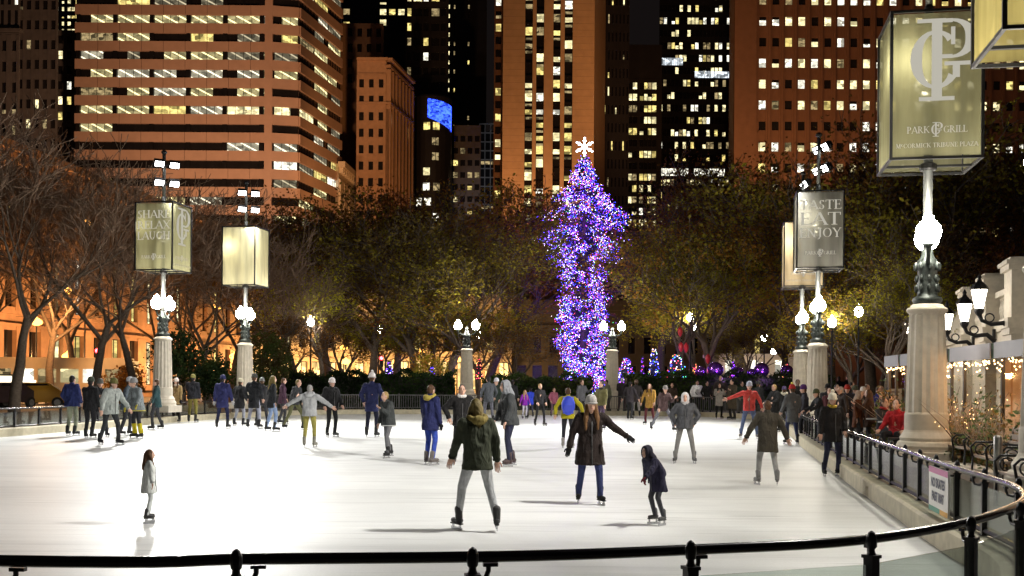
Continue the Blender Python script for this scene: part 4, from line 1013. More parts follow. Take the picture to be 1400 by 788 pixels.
class Bld:
    def __init__(s, name, label, cat='building', foot=None, z1=80, wall=None, z0=-.0, group=None, glz=None):
        s.wall = wall; s.z1 = z1; s.z0 = z0
        cx = sum(p[0] for p in foot)/len(foot); cyy = sum(p[1] for p in foot)/len(foot)
        s.o = Vector((cx, cyy, 0)); s.root = thing(name, label, cat, (cx, cyy, 0), 0, group)
        s.w = MB(); s.g = MB(); s.lit = []; s.mats = [GLZ, ] ; s.glz = glz or GLZ
        n = len(foot); vs = [(x-cx, y-cyy, z) for z in (z0, z1) for x, y in foot]
        s.w.add(vs, [(i, (i+1) % n, n+(i+1) % n, n+i) for i in range(n)] + [tuple(range(n, 2*n))])
        s.extra = 0
    def frame(s, A, B):
        A = Vector((A[0], A[1], 0)) - s.o; B = Vector((B[0], B[1], 0)) - s.o
        d = (B-A); L = d.length; d.normalize(); nn = Vector((d.y, -d.x, 0))
        mid = (A+B)/2 + s.o
        if nn.dot(-mid) < 0: nn = -nn
        return A, d, nn, L
    def slab(s, mb, fr, s0, s1, z0, z1, d0, d1):
        A, d, nn, L = fr
        p = [A + d*a + nn*b + Vector((0,0,z)) for z in (z0, z1) for b in (d0, d1) for a in (s0, s1)]
        mb.add(p, [(0,2,3,1),(4,5,7,6),(0,1,5,4),(2,6,7,3),(0,4,6,2),(1,3,7,5)])
    def win(s, fr, s0, s1, z0, z1, mat, d=.06):
        A, dd, nn, L = fr
        s.lit.append((fr, s0, s1, z0, z1, mat, d))
    def grid(s, A, B, z0, fh, nf, cols, win_h, sill, depth=.35, lit=.5, lw=(3,3,2,3,.5), pier=True, spand=True, blinds=.3, litf=None, spd=None):
        """cols: list of (s0, s1) window spans along A-B; rows of height fh from z0"""
        fr = s.frame(A, B); L = fr[3]
        zt = z0 + fh*nf
        s.slab(s.g, fr, .05, L-.05, z0, zt-.1, -.1, .03)
        if pier:
            e = [0.0] + [x for c in cols for x in c] + [L]
            for k in range(0, len(e), 2):
                if e[k+1]-e[k] > .03: s.slab(s.w, fr, e[k], e[k+1], z0-.05, zt, -.05, depth)
        if spand:
            for f in range(nf):
                za = z0 + f*fh
                s.slab(s.w, fr, .02, L-.02, za-(fh-sill-win_h), za+sill, -.04, spd if spd is not None else depth*.75)
            s.slab(s.w, fr, .02, L-.02, zt-(fh-sill-win_h), zt+.4, -.04, depth*.75)
        for f in range(nf):
            for c, (s0, s1) in enumerate(cols):
                p = litf(f, c) if litf else lit
                if rv() < p:
                    m = random.choices(LITS, lw)[0]
                    za = z0+f*fh+sill; zb = za+win_h
                    if rv() < blinds: zb = za + win_h*random.uniform(.35, .75)
                    s.win(fr, s0+.04, s1-.04, za+.03, zb-.03, m)
    def done(s):
        s.w.build('wall', s.wall, s.root)
        if s.g.v: s.g.build('glazing', s.glz, s.root)
        # the windows that show largest stay parts of their own
        def vis(t):
            fr, s0, s1, z0, z1, m, d = t
            p = fr[0] + fr[1]*(s0+s1)/2 + s.o; z = (z0+z1)/2
            px = 700 + p.x/p.y*F; py = 527 - (z-EYE)/p.y*F
            ins = -10 < px < 1410 and -10 < py < 500
            return (0 if ins else 1, -(s1-s0)*(z1-z0))
        L = sorted(s.lit, key=vis)
        head, tail = L[:95], L[95:]
        def q(mb, t):
            fr, s0, s1, z0, z1, m, d = t
            A, dd, nn, _ = fr
            p = [A + dd*a + nn*d + Vector((0,0,z)) for a, z in ((s0,z0),(s1,z0),(s1,z1),(s0,z1))]
            mb.add(p, [(0,1,2,3)])
        for t in head:
            mb = MB(); q(mb, t); mb.build('window', t[5], s.root)
        if tail:
            mb = MB(); ms = []
            for t in tail:
                if t[5] not in ms: ms.append(t[5])
                mb.m = ms.index(t[5]); q(mb, t)
            o = mb.build('windows', ms, s.root); o['kind'] = 'stuff'
        return s.root
def bx(px, Y, py=250): return at(px, py, Y).x
def bz(py, Y, px=700): return at(px, py, Y).z
def foot(pxa, pxb, Y, depth=30, skew=None):
    a = (bx(pxa, Y), Y); b = (bx(pxb, Y), Y)
    skew = b[0]/Y - .01
    return [a, b, (b[0]+depth*skew, Y+depth), (a[0]+depth*skew, Y+depth)]
def spans(L, n, w, off=None):
    p = L/n; o = (p-w)/2 if off is None else off
    return [(i*p+o, i*p+o+w) for i in range(n)]
PINK = pbr('pink_granite_panel', (.42, .27, .195), .65, var=.08, scale=.6)
BRICK = pbr('orange_brown_brick', (.34, .20, .12), .8, var=.15, scale=1.2)
TOWER_ST = pbr('tan_tower_stone', (.42, .27, .16), .75, var=.10, scale=.8)
REDB = pbr('dark_red_granite', (.15, .075, .045), .7, var=.12, scale=1)
DKST = pbr('dark_grey_stone', (.085, .075, .072), .8, var=.2, scale=.8)
BLK = pbr('black_curtain_wall', (.022, .02, .022), .35, var=.2, scale=.5)
RUST = pbr('rust_brown_hall_stone', (.30, .175, .10), .8, var=.25, scale=1.1)
PALE = pbr('pale_street_stone', (.50, .40, .28), .8, var=.15, scale=1.5)

# far left: dark stone tower
Y = 210; fa = foot(-70, 26, Y, 30); b = Bld('stone_tower', 'dark grey stone tower at the far left edge with hardly a window lit', foot=fa, z1=bz(-90, Y), wall=DKST)
L = fa[1][0]-fa[0][0]; zz = 20
b.grid(fa[0], fa[1], zz, 4.0, int((bz(48, Y)-zz)/4), spans(L, 7, .9), 2, 1, .45, lit=.10, lw=(1,2,1,5,1))
b.slab(b.w, b.frame(fa[0], fa[1]), -.6, L+.6, bz(50, Y), bz(46, Y), -.1, 1.1)
b.grid(fa[0], fa[1], bz(44, Y), 4.0, 5, spans(L, 10, .7), 3, .5, .3, lit=.04, lw=(1,2,1,5,1)); b.done()
Y = 222; fa = foot(22, 78, Y, 28); b = Bld('stone_tower', 'dark brown masonry tower wing with a sloping upper line beside the striped office block', foot=fa, z1=bz(-70, Y), wall=DKST)
L = fa[1][0]-fa[0][0]
b.grid(fa[0], fa[1], 20, 4.0, 19, spans(L, 5, 1.0), 1.9, 1, .45, lit=.16, lw=(2,2,1,6,1)); b.done()
Y = 330; fa = foot(70, 118, Y, 30); b = Bld('office_tower', 'slim black tower with yellow-lit windows squeezed left of the striped block', foot=fa, z1=bz(-60, Y), wall=BLK)
L = fa[1][0]-fa[0][0]
b.grid(fa[0], fa[1], bz(72, Y), 2.2, 9, [(1.2,1.9),(2.9,3.6),(4.6,5.6),(5.8,6.8),(7,8.2)], 1.2, .5, .25, lit=.85, lw=(5,1,4,0,0), blinds=.1); b.done()
Y = 245; fa = foot(52, 112, Y, 15); b = Bld('low_building', 'unlit low block with a few small windows at the foot of the slim black tower', foot=fa, z1=bz(92, Y), wall=DKST)
L = fa[1][0]-fa[0][0]
b.grid(fa[0], fa[1], bz(215, Y), 3.4, 8, spans(L, 5, 1.0), 1.8, .8, .25, litf=lambda f, c: .5 if f in (2, 3, 4) and c > 1 else .06, lw=(4,2,3,1,1)); b.done()

# striped office block
Y = 230; A = (bx(104, Y), Y); B = (bx(372, Y), Y); B2 = (bx(407, Y+1), Y+1.2); Cc = (bx(464, 254), 254)
b = Bld('striped_office_block', 'big pinkish office block striped with long dark and lit window bands', foot=[A, B, B2, Cc, (Cc[0]-3.6, 275), (A[0]+8, 275)], z1=bz(-130, Y), wall=PINK)
fh = 3.802; zt0 = bz(269, Y, 238); zb = zt0 - fh*10; nf = 31
for (P, Q, bays, tag_) in ((A, B, 5.35, 0), (B, B2, 1, 1), (B2, Cc, 3, 2)):
    fr = b.frame(P, Q); L = fr[3]
    b.slab(b.g, fr, .02, L-.02, zb, zb+nf*fh, -.1, .03)
    for f in range(nf+1):
        za = zb + f*fh
        b.slab(b.w, fr, -.25 if tag_ == 0 else -.2, L+.0 if tag_ != 2 else L+.2, za-.08, za+2.0, -.1, .55)
        if tag_ == 0:                                        # joints between the panels
            for k in range(1, 9): b.slab(b.g, fr, L*k/9-.03, L*k/9+.03, za-.07, za+1.99, .5, .558)
    bl = L/bays
    for k in range(int(bays)+1):
        s0 = k*bl + (.9 if tag_ == 0 else .3); s1 = min((k+1)*bl - .1, L-.2)
        if tag_ == 0: b.slab(b.g, fr, k*bl, k*bl+.9, zb, zb+nf*fh, -.1, .5)
        if s1-s0 < 1: continue
        nm = max(2, int((s1-s0)/1.45))
        for q in range(nm+1): b.slab(b.g, fr, s0+(s1-s0)*q/nm-.05, s0+(s1-s0)*q/nm+.05, zb, zb+nf*fh, .03, .13)
        for f in range(nf):
            za = zb + f*fh + 2.0
            py = 527-(za-EYE)/Y*F
            row = round((py-2)/24.8)
            if tag_ == 0: p = {0: .7, 1: .9, 2: .92, 3: .85, 4: .7, 5: 1, 6: 1}.get(row, .10 if row > 6 else .5)
            else: p = .66
            if rv() < p:
                m = random.choices(STRIPS + LITS, (6,4,5, 1,1,1,1,.3))[0]
                # a lit office rarely fills its bay: some panes stay dark
                a0 = s0 + (s1-s0)*(random.choice((0,0,0,0,.3))); a1 = s0 + (s1-s0)*random.choice((1,1,1,1,.7))
                if a1-a0 > .5: b.win(fr, a0+.06, a1-.06, za+.02, za+1.70, m, .075)
fr = b.frame(A, B); b.slab(b.w, fr, fr[3]-1.6, fr[3], zb, zb+nf*fh, -.1, .56)
b.done()

# brown brick tower with the pilastered flank, its taller rear block, the small corniced block
Y = 260; A = (bx(487, Y), Y); B = (bx(527, Y), Y); Cc = (bx(559, 280), 280)
zt = bz(80, Y, 527)
b = Bld('brick_tower', 'orange-brown brick tower with tall pilasters down its right flank', foot=[A, B, Cc, (Cc[0]-8, 284)], z1=zt, wall=BRICK)
fr = b.frame(A, B); L = fr[3]
b.grid(A, B, zt-4-3.9*19, 3.9, 19, spans(L, 3, 1.1), 2.0, .9, .3, lit=.08, lw=(2,3,1,2,0))
fr = b.frame(B, Cc); L = fr[3]
b.grid(B, Cc, zt-12-3.9*17, 3.9, 17, spans(L, 7, 1.5), 2.4, .8, .9, litf=lambda f, c: .75 if f == 16 else .06, lw=(2,3,1,3,0), spd=.25)
for k in range(8): b.slab(b.w, fr, L*k/7-.45 if k else 0, L*k/7+.45, zt-78, zt-2.6, 0, 1.15)
for z, d in ((zt-11, 1.3), (zt-2.2, 1.2), (zt-.6, 1.6)): b.slab(b.w, fr, -.3, L, z, z+.6, -.1, d)
fr = b.frame(A, B)
for z, d in ((zt-11, .5), (zt-.6, .8)): b.slab(b.w, fr, 0, fr[3]+.4, z, z+.6, -.1, d)
b.done()
Y = 286; fa = foot(458, 523, Y, 20); b = Bld('brick_tower', 'dim brown upper block rising behind the pilastered brick tower', foot=fa, z1=bz(38, Y), wall=BRICK)
L = fa[1][0]-fa[0][0]; b.grid(fa[0], fa[1], bz(120, Y), 4.0, 4, spans(L, 5, 1.2), 2.2, .9, .3, lit=.12, lw=(0,0,0,5,0)); b.done()
A = (bx(463, 250), 250); B = (bx(491, 272), 272)
zt = bz(223, 250, 463)
b = Bld('corniced_building', 'small orange-lit corniced building tucked beside the striped block', foot=[A, B, (B[0]-10, 285), (A[0]-8, 262)], z1=zt, wall=PALE)
fr = b.frame(A, B); L = fr[3]
b.grid(A, B, zt-28, 12, 2, spans(L, 4, 2.6), 9, 1, .5, lit=0)
for k in range(12): b.slab(b.w, fr, L*k/12+.3, L*k/12+1.0, zt-2.2, zt-1.0, -.1, 1.0)
b.slab(b.w, fr, -.3, L+.2, zt-1, zt+.3, -.1, 1.5); b.slab(b.w, fr, 0, L, zt-15.8, zt-15.1, -.1, .8); b.done()
# shimmering black glass strip and the tower behind
Y = 300; fa = foot(464, 490, Y, 12); b = Bld('glass_tower', 'narrow black glass tower shimmering with broken reflections left of the brick tower', foot=fa, z1=bz(102, Y), wall=BLK)
L = fa[1][0]-fa[0][0]; b.grid(fa[0], fa[1], bz(300, Y), 1.3, 30, spans(L, 12, .28), .95, .15, .08, lit=.42, lw=(2,2,2,8,1), blinds=.4); b.done()  # glass reflections put in as small glowing panes
Y = 345; fa = foot(466, 566, Y, 30); b = Bld('office_tower', 'black tower with scattered yellow windows rising behind the brick tower', foot=fa, z1=bz(-60, Y), wall=BLK)
L = fa[1][0]-fa[0][0]; b.grid(fa[0], fa[1], bz(40, Y), 3.3, 7, spans(L, 8, 2.0), 1.9, .8, .3, litf=lambda f, c: .35 if c < 4 else .5, lw=(4,3,4,4,0)); b.done()
# tower with the blue screen crown
Y = 305; fa = foot(553, 612, Y, 30); b = Bld('office_tower', 'black tower of uneven yellow-lit rooms behind a round block with a glowing blue screen', foot=fa, z1=bz(-60, Y), wall=BLK)
L = fa[1][0]-fa[0][0]; b.grid(fa[0], fa[1], bz(290, Y), 4.1, 17, [(.5,1.6),(2.2,4.6),(5.0,6.4),(7.2,9.4),(9.8,11.2)], 2.2, .9, .3, litf=lambda f, c: .6 if c < 2 else .28, lw=(4,2,4,4,.5)); b.done()
Y = 290; cxx = bx(588, Y); z0, z1 = bz(300, Y), bz(158, Y)
root = thing('round_tower', 'dark rounded block wearing a curved blue glowing screen near its top', 'building', (cxx, Y+5, 0))
MB().lathe([(5.4,0),(5.4,z1+5),(5,z1+5.5)], n=24).build('wall', BLK, root)
vs = []; fs = []
for i in range(13):
    a = math.radians(-98 + i*7)
    for k, z in enumerate((bz(162, Y), bz(136, Y))): vs.append((5.5*math.cos(a), 5.5*math.sin(a), z - (.25*i if k == 0 else .1*i)))
fs = [(2*i, 2*i+2, 2*i+3, 2*i+1) for i in range(12)]
MB().add(vs, fs).build('screen', emit('blue_screen_light', (.03, .08, 1), 2.4, vary=(1.6,.2,2.2)), root)
for k in range(9):
    for j in range(3):
        a = math.radians(-125 + j*26 + random.uniform(-3,3))
        if rv() < .55:
            zz = z1-4-k*4; w = .16
            vs = [(5.46*math.cos(a+s), 5.46*math.sin(a+s), z) for s, z in ((-w,zz),(w,zz),(w,zz+2),(-w,zz+2))]
            MB().add(vs, [(0,1,2,3)]).build('window', random.choice(LITS[:4]), root)
# dark tower with its string of stair lights
Y = 350; fa = foot(600, 664, Y, 30); b = Bld('office_tower', 'black tower with one tall dotted line of lights down its edge', foot=fa, z1=bz(-70, Y), wall=BLK)
L = fa[1][0]-fa[0][0]; fr = b.frame(fa[0], fa[1])
b.grid(fa[0], fa[1], bz(180, Y), 2.95, 18, [(2.6,3.15),(4.4,4.9),(8.9,9.5)], 1.3, .6, .3, litf=lambda f, c: (1, .4, .35)[c], lw=(0,0,1,1,0), blinds=0)
for i, t in enumerate(b.lit):
    if abs(t[1]-2.64) < .05: b.lit[i] = t[:5] + (LITS[0],) + t[6:]
b.done()
Y = 300; fa = foot(608, 657, Y, 20); b = Bld('brick_tower', 'dim brown block with small square windows below the dotted-light tower', foot=fa, z1=bz(172, Y), wall=DKST)
L = fa[1][0]-fa[0][0]; b.grid(fa[0], fa[1], bz(172, Y)-2-3.3*11, 3.3, 11, spans(L, 5, 1.3), 1.6, .8, .25, litf=lambda f, c: .5 if c < 2 else .1, lw=(2,0,2,5,0)); b.done()
Y = 320; fa = foot(655, 678, Y, 8); LATT = pbr('pale_lattice_metal', (.55, .53, .52), .5, var=.1)
root = thing('lattice_tower', 'slim pale lattice tower glimpsed left of the orange pier tower', 'building', (fa[0][0], Y, 0))
q = MB(); Lw = fa[1][0]-fa[0][0]; zb, ztp = bz(310, Y), bz(170, Y)
for k in range(4): q.box((Lw*k/3, 0, ztp/2), (.28, .28, ztp))
for k in range(int((ztp-zb)/2.6)): q.box((Lw/2, 0, ztp-k*2.6), (Lw+.2, .3, .3))
for k in range(2): q.box((Lw*k, 6, ztp/2), (.28, .28, ztp))
q.build('lattice', LATT, root)
q = MB().box((Lw/2, 3, ztp/2-1), (Lw-.6, 5, ztp-2)).build('core', BLK, root)
for k in range(12):
    if rv() < .5:
        zz = ztp-3-k*2.6; MB().add([(.5,.4,zz-.9),(Lw-.5,.4,zz-.9),(Lw-.5,.4,zz),(.5,.4,zz)], [(0,1,2,3)]).build('window', LITS[3], root)
light('tower_wash', 'SPOT', (fa[0][0]+3, Y-40, 32), 9000, (.9,.92,1), .5, (fa[0][0]+2, Y, 68), 40, .5)

# orange pier tower
Y = 210; A = (bx(686.5, Y), Y); B = (bx(811, Y), Y); W_ = (bx(675, Y+4), Y+4)
b = Bld('pier_tower', 'tall orange-lit stone tower with paired dark window shafts behind the christmas tree', foot=[A, B, (B[0]+5, Y+30), (A[0], Y+30)], z1=bz(-120, Y), wall=TOWER_ST)
def pS(px): return (px-686.5)/1500*Y
fr = b.frame(A, B); L = fr[3]
zl = bz(304, Y, 750)
cols = [(pS(716.5),pS(727)), (pS(732),pS(742.5)), (pS(755),pS(765)), (pS(770.5),pS(781.5))]
fh = 16.1/1500*Y*1.12
b.slab(b.g, fr, pS(714), pS(783), 3, zl+85, -.1, .03)
e = [(0, cols[0][0]), (cols[0][1], cols[1][0]), (cols[1][1], cols[2][0]), (cols[2][1], cols[3][0]), (cols[3][1], L)]
for s0, s1 in e: b.slab(b.w, fr, s0, s1, zl-1, zl+85, -.05, .8 if s1-s0 > 1.2 else .55)
b.slab(b.w, fr, 0, L, 0, zl, -.05, .82)
for f in range(70):
    for s0, s1 in (e[0], e[-1]): b.slab(b.g, fr, s0+.02, s1-.02, zl+f*1.26, zl+f*1.26+.018, .75, .803)
b.slab(b.w, fr, -.2, L+.2, zl-1.2, zl-.2, -.05, 1.1)
for f in range(34):
    za = zl + .3 + f*fh
    for c in cols:
        b.slab(b.g, fr, c[0], c[1], za-.35, za, 0, .3)
        if rv() < .58:
            m = random.choices(LITS, (5,2,3,2,0))[0]
            hh = 1.55 if rv() < .6 else .9
            b.win(fr, c[0]+.08, c[1]-.08, za+.1, za+.1+hh, m, .06)
            if rv() < .5: b.win(fr, c[0]+.08, c[1]-.08, za-.85, za-.4, LITS[3], .06)
b.done()
Y = 216; fa = foot(674.5, 690, Y, 20); b = Bld('tower_wing', 'dark recessed wing with warm windows along the left side of the orange pier tower', foot=fa, z1=bz(-120, Y), wall=REDB)
L = fa[1][0]-fa[0][0]; b.grid(fa[0], fa[1], bz(310, Y), fh, 33, [(.25,1.35)], 1.5, .5, .25, lit=.4, lw=(3,1,5,3,0)); b.done()
Y = 236; fa = foot(808, 859, Y, 30); b = Bld('office_tower', 'black ribbed tower with rare slit windows right of the orange pier tower', foot=fa, z1=bz(-90, Y), wall=BLK)
L = fa[1][0]-fa[0][0]; b.grid(fa[0], fa[1], bz(310, Y), 3.9, 20, spans(L, 10, .35), 2.0, .9, .3, lit=.10, lw=(3,0,4,2,0)); b.done()
Y = 250; fa = foot(857, 904, Y, 30); b = Bld('office_block', 'black office block with stacked rows of yellow windows below a blank dark top', foot=fa, z1=bz(60, Y), wall=BLK)
L = fa[1][0]-fa[0][0]; fh = 15.6/1500*Y
b.grid(fa[0], fa[1], bz(312, Y), fh, 13, [(.3,1.1),(1.2,2.2),(2.8,3.7),(3.8,4.6),(4.7,5.5),(5.6,6.6)], 1.55, .6, .25, litf=lambda f, c: .25 if f in (5, 7, 9) else .8, lw=(5,1,4,2,0), blinds=.15); b.done()
Y = 285; fa = foot(900, 1008, Y, 30); b = Bld('office_block', 'broad black office block crossed by bright strips of windows, left of the red grid tower', foot=fa, z1=bz(-80, Y), wall=BLK)
L = fa[1][0]-fa[0][0]; fh = 17/1500*Y
rowp = [.5,.6,.1,.85,.0,.35,.3,.5,.55,.5,.3,.25,.2,.4,.55,.2,.75,.2,.3,.3]
b.grid(fa[0], fa[1], bz(308, Y), fh, 22, spans(L, 20, .85), 1.7, .8, .25, litf=lambda f, c: (rowp+[.3,.3])[f], lw=(5,2,3,3,0), blinds=.15)
fr = b.frame(fa[0], fa[1])
for py0, py1, a0, a1, mt in ((231, 241, .02, .38, 1), (231, 241, .45, .84, 1), (80, 90, .02, .3, 4), (98, 107, .45, .95, 4)):
    for k in range(12):
        t0 = a0+(a1-a0)*k/12; t1 = a0+(a1-a0)*(k+.86)/12
        b.win(fr, L*t0, L*t1, bz(py1, Y, 950), bz(py0, Y, 950), LITS[mt], .3)
b.done()

# dark red grid tower
Y = 200; A = (bx(1002, Y), Y); B = (bx(1520, Y), Y)
b = Bld('grid_tower', 'wide dark red tower with a regular grid of small lit windows filling the right side', foot=[A, B, (B[0]+6, Y+35), (A[0]+6, Y+35)], z1=bz(-110, Y), wall=REDB)
fr = b.frame(A, B); L = fr[3]; p = 17.78/1500*Y; o0 = (1041-1002)/1500*Y
fh = 28.6/1500*Y; zc = bz(259.5, Y, 1200)
cols = [(o0+i*p-.64, o0+i*p+.64) for i in range(27)]
b.grid(A, B, zc-.8-1-2*fh, fh, 17, cols, 1.62, 1.0, .32, litf=lambda f, c: (.12 if f in (5,) else (.55 if f in (2, 9) else .86)), lw=(5,4,2,2,.3), blinds=.22, spd=.2)
for i in range(28): b.slab(b.w, fr, o0+(i-.5)*p-.22, o0+(i-.5)*p+.22, 3, zc+13*fh, -.05, .6)
b.slab(b.w, fr, 0, o0-.9-.35, 3, zc+13*fh, -.05, .9)
b.done()

# ---- the street wall: low lit buildings along the avenue
SHOP = emit('golden_shop_light', (1, .66, .24), 2.0, vary=(.6,.45,1.6))
def arcade(name, label, A, B, z1, nb, tiers, depth=14, wall=PALE, litp=.5, lw=(5,2,4,1,0), cornice=True):
    A2 = Vector((A[0], A[1], 0)); B2 = Vector((B[0], B[1], 0)); d = (B2-A2).normalized(); nn = Vector((d.y, -d.x, 0))
    if nn.dot(-(A2+B2)) < 0: nn = -nn
    b = Bld(name, label, foot=[A, B, tuple((B2-nn*depth)[:2]), tuple((A2-nn*depth)[:2])], z1=z1, wall=wall)
    fr = b.frame(A, B); L = fr[3]; bay = L/nb
    for (za, zb, wf, pl) in tiers:
        b.slab(b.g, fr, .1, L-.1, za, zb, -.1, .03)
        for k in range(nb):
            s0 = k*bay + bay*(1-wf)/2; s1 = s0 + bay*wf
            if rv() < pl:
                m = random.choices(LITS, lw)[0] if za > 2 or lw[0] == 3 else SHOP; b.win(fr, s0+.15, s1-.15, za+.1, zb-.1, m)
            b.slab(b.g, fr, (s0+s1)/2-.06, (s0+s1)/2+.06, za, zb, .03, .12)
            if k == 0: b.slab(b.w, fr, 0, s0, za-.3, zb+.3, -.05, .45)
            b.slab(b.w, fr, s1, s1 + bay*(1-wf) if k < nb-1 else L, za-.3, zb+.3, -.05, .45)
        b.slab(b.w, fr, 0, L, zb, zb+.6, -.05, .4); b.slab(b.w, fr, 0, L, za-.6, za, -.05, .4)
    if cornice:
        b.slab(b.w, fr, -.4, L+.4, z1-.2, z1+.5, -.1, 1.3); b.slab(b.w, fr, -.2, L+.2, z1-1.1, z1-.2, -.1, .8)
        b.slab(b.w, fr, -.1, L+.1, z1-4, z1-3.5, -.1, .6)
    b.done(); return fr
z1 = bz(209, 95, 0)
arcade('civic_hall', 'long sodium-lit classical hall receding along the street behind the bare trees at left', (bx(-90, 84), 84), (bx(330, 150), 150), z1, 17, wall=RUST,
       tiers=
       [(1.5, 6.2, .5, .35), (8.2, 13.5, .42, .15), (14.8, 16.9, .36, .1)], lw=(3,1,6,2,0))
arcade('shop_block', 'bright golden-lit row of street-level shops behind the middle tree trunks', (bx(338, 152), 152), (bx(520, 168), 168), bz(395, 160), 9, [(1, 5.0, .72, .95), (7, 9.5, .5, .5), (11, 13, .5, .3)], lw=(5,2,5,0,0))
arcade('shop_block', 'golden-lit shopfronts behind the trees just left of the christmas tree', (bx(522, 169), 169), (bx(700, 176), 176), bz(405, 170), 9, [(1, 5.4, .75, .95), (7, 9.6, .5, .5)], lw=(5,1,6,0,0))
arcade('shop_block', 'dim street-level block behind the trees right of the christmas tree', (bx(704, 178), 178), (bx(1090, 178), 178), bz(415, 178), 18, wall=DKST, tiers=[(1, 5, .6, .25), (7, 9.6, .45, .1)], lw=(3,1,3,5,0))

# ---- unseen lights added to throw the street lamps' sodium glow up the fronts
SOD = (1, .48, .17)
def wash(px, Y, z, tpx, tY, tz, P, ang=70, col=SOD, size=1.0):
    light('added_sodium_wash', 'SPOT', (bx(px, Y), Y, z), P, col, size, (bx(tpx, tY), tY, tz), ang, .6)
wash(200, 172, 26, 220, 230, 62, 105000, 72, (1, .545, .295))
wash(400, 180, 24, 430, 240, 55, 50000, 80, (1, .55, .30))
wash(530, 205, 20, 540, 268, 60, 70000, 70)
wash(700, 182, 16, 720, 210, 70, 42000, 85)
wash(790, 182, 16, 800, 210, 70, 32000, 85, (1,.5,.24))
wash(1010, 172, 16, 1015, 200, 55, 60000, 75)
wash(1210, 150, 14, 1220, 200, 45, 36000, 100, (1,.5,.26))
for px, Y in ((30, 92), (120, 104), (215, 122)): wash(px+75, Y, 3, px, Y*1.02, 17, 3800, 100)
wash(60, 170, 26, 60, 215, 60, 1800, 80, (1, .6, .45))
for px, Y, P in ((-40, 78, 1300), (10, 84, 1300), (70, 90, 1300), (125, 96, 1400), (180, 106, 1700), (240, 118, 2000), (290, 132, 2300)):
    light('added_sodium_wash', 'POINT', (bx(px, Y), Y, 3.6), P*1.7, SOD, .5)
light('added_sodium_wash', 'POINT', (bx(70, 70), 70, 5.5), 2200, SOD, .5)  # unseen light added to brighten the bus and taxi
for px, Y, P in ((345, 146, 3600), (400, 148, 3600), (455, 153, 3600), (510, 158, 3600), (570, 162, 3600), (640, 167, 3600), (690, 168, 1200)):
    light('added_sodium_wash', 'POINT', (bx(px, Y), Y, 3.6), P, (1, .56, .2), .5)
# ================================================================= trees
BARK = pbr('grey_brown_bark', (.10, .075, .055), .9, var=.35, scale=9, bump=.3)
TWIG = pbr('pale_twig', (.19, .125, .085), .9, var=.3, scale=4)
TWIGD = pbr('dark_twig', (.09, .07, .055), .9, var=.3, scale=4)
def leafmat(name, cols):
    m, nt, out = nodes(name)
    geo = nt.nodes.new('ShaderNodeNewGeometry'); oi = nt.nodes.new('ShaderNodeObjectInfo')
    nz = nt.nodes.new('ShaderNodeTexNoise'); nz.inputs['Scale'].default_value = 1.1; nz.inputs['Detail'].default_value = 8
    nt.links.new(geo.outputs['Position'], nz.inputs[0])
    ad = nt.nodes.new('ShaderNodeMath'); ad.operation = 'MULTIPLY_ADD'; ad.inputs[1].default_value = .35; ad.inputs[2].default_value = -.17
    nt.links.new(oi.outputs['Random'], ad.inputs[0])
    a2 = nt.nodes.new('ShaderNodeMath'); nt.links.new(ad.outputs[0], a2.inputs[0]); nt.links.new(nz.outputs[0], a2.inputs[1])
    cr = nt.nodes.new('ShaderNodeValToRGB'); el = cr.color_ramp.elements
    el[0].position = .3; el[0].color = (*cols[0], 1); el[1].position = .72; el[1].color = (*cols[-1], 1)
    for i, c in enumerate(cols[1:-1]):
        e = el.new(.3+.42*(i+1)/(len(cols)-1)); e.color = (*c, 1)
    nt.links.new(a2.outputs[0], cr.inputs[0])
    d = nt.nodes.new('ShaderNodeBsdfDiffuse'); t = nt.nodes.new('ShaderNodeBsdfTranslucent'); mx = nt.nodes.new('ShaderNodeMixShader'); mx.inputs[0].default_value = .4
    nt.links.new(cr.outputs[0], d.inputs[0]); nt.links.new(cr.outputs[0], t.inputs[0]); nt.links.new(d.outputs[0], mx.inputs[1]); nt.links.new(t.outputs[0], mx.inputs[2])
    nt.links.new(mx.outputs[0], out.inputs[0]); MATS[name] = m; return m
LEAF_OLIVE = leafmat('olive_autumn_leaves', [(.09,.055,.03),(.22,.16,.035),(.36,.33,.035),(.40,.20,.04)])
LEAF_RUST = leafmat('rust_autumn_leaves', [(.10,.055,.03),(.20,.10,.035),(.26,.15,.035),(.32,.13,.04)])
LEAF_YEL = leafmat('yellow_green_leaves', [(.14,.10,.03),(.34,.31,.03),(.52,.48,.04),(.44,.27,.03)])
LEAF_GRN = leafmat('evergreen_leaves', [(.015,.025,.012),(.025,.045,.015),(.05,.07,.02),(.06,.05,.02)])
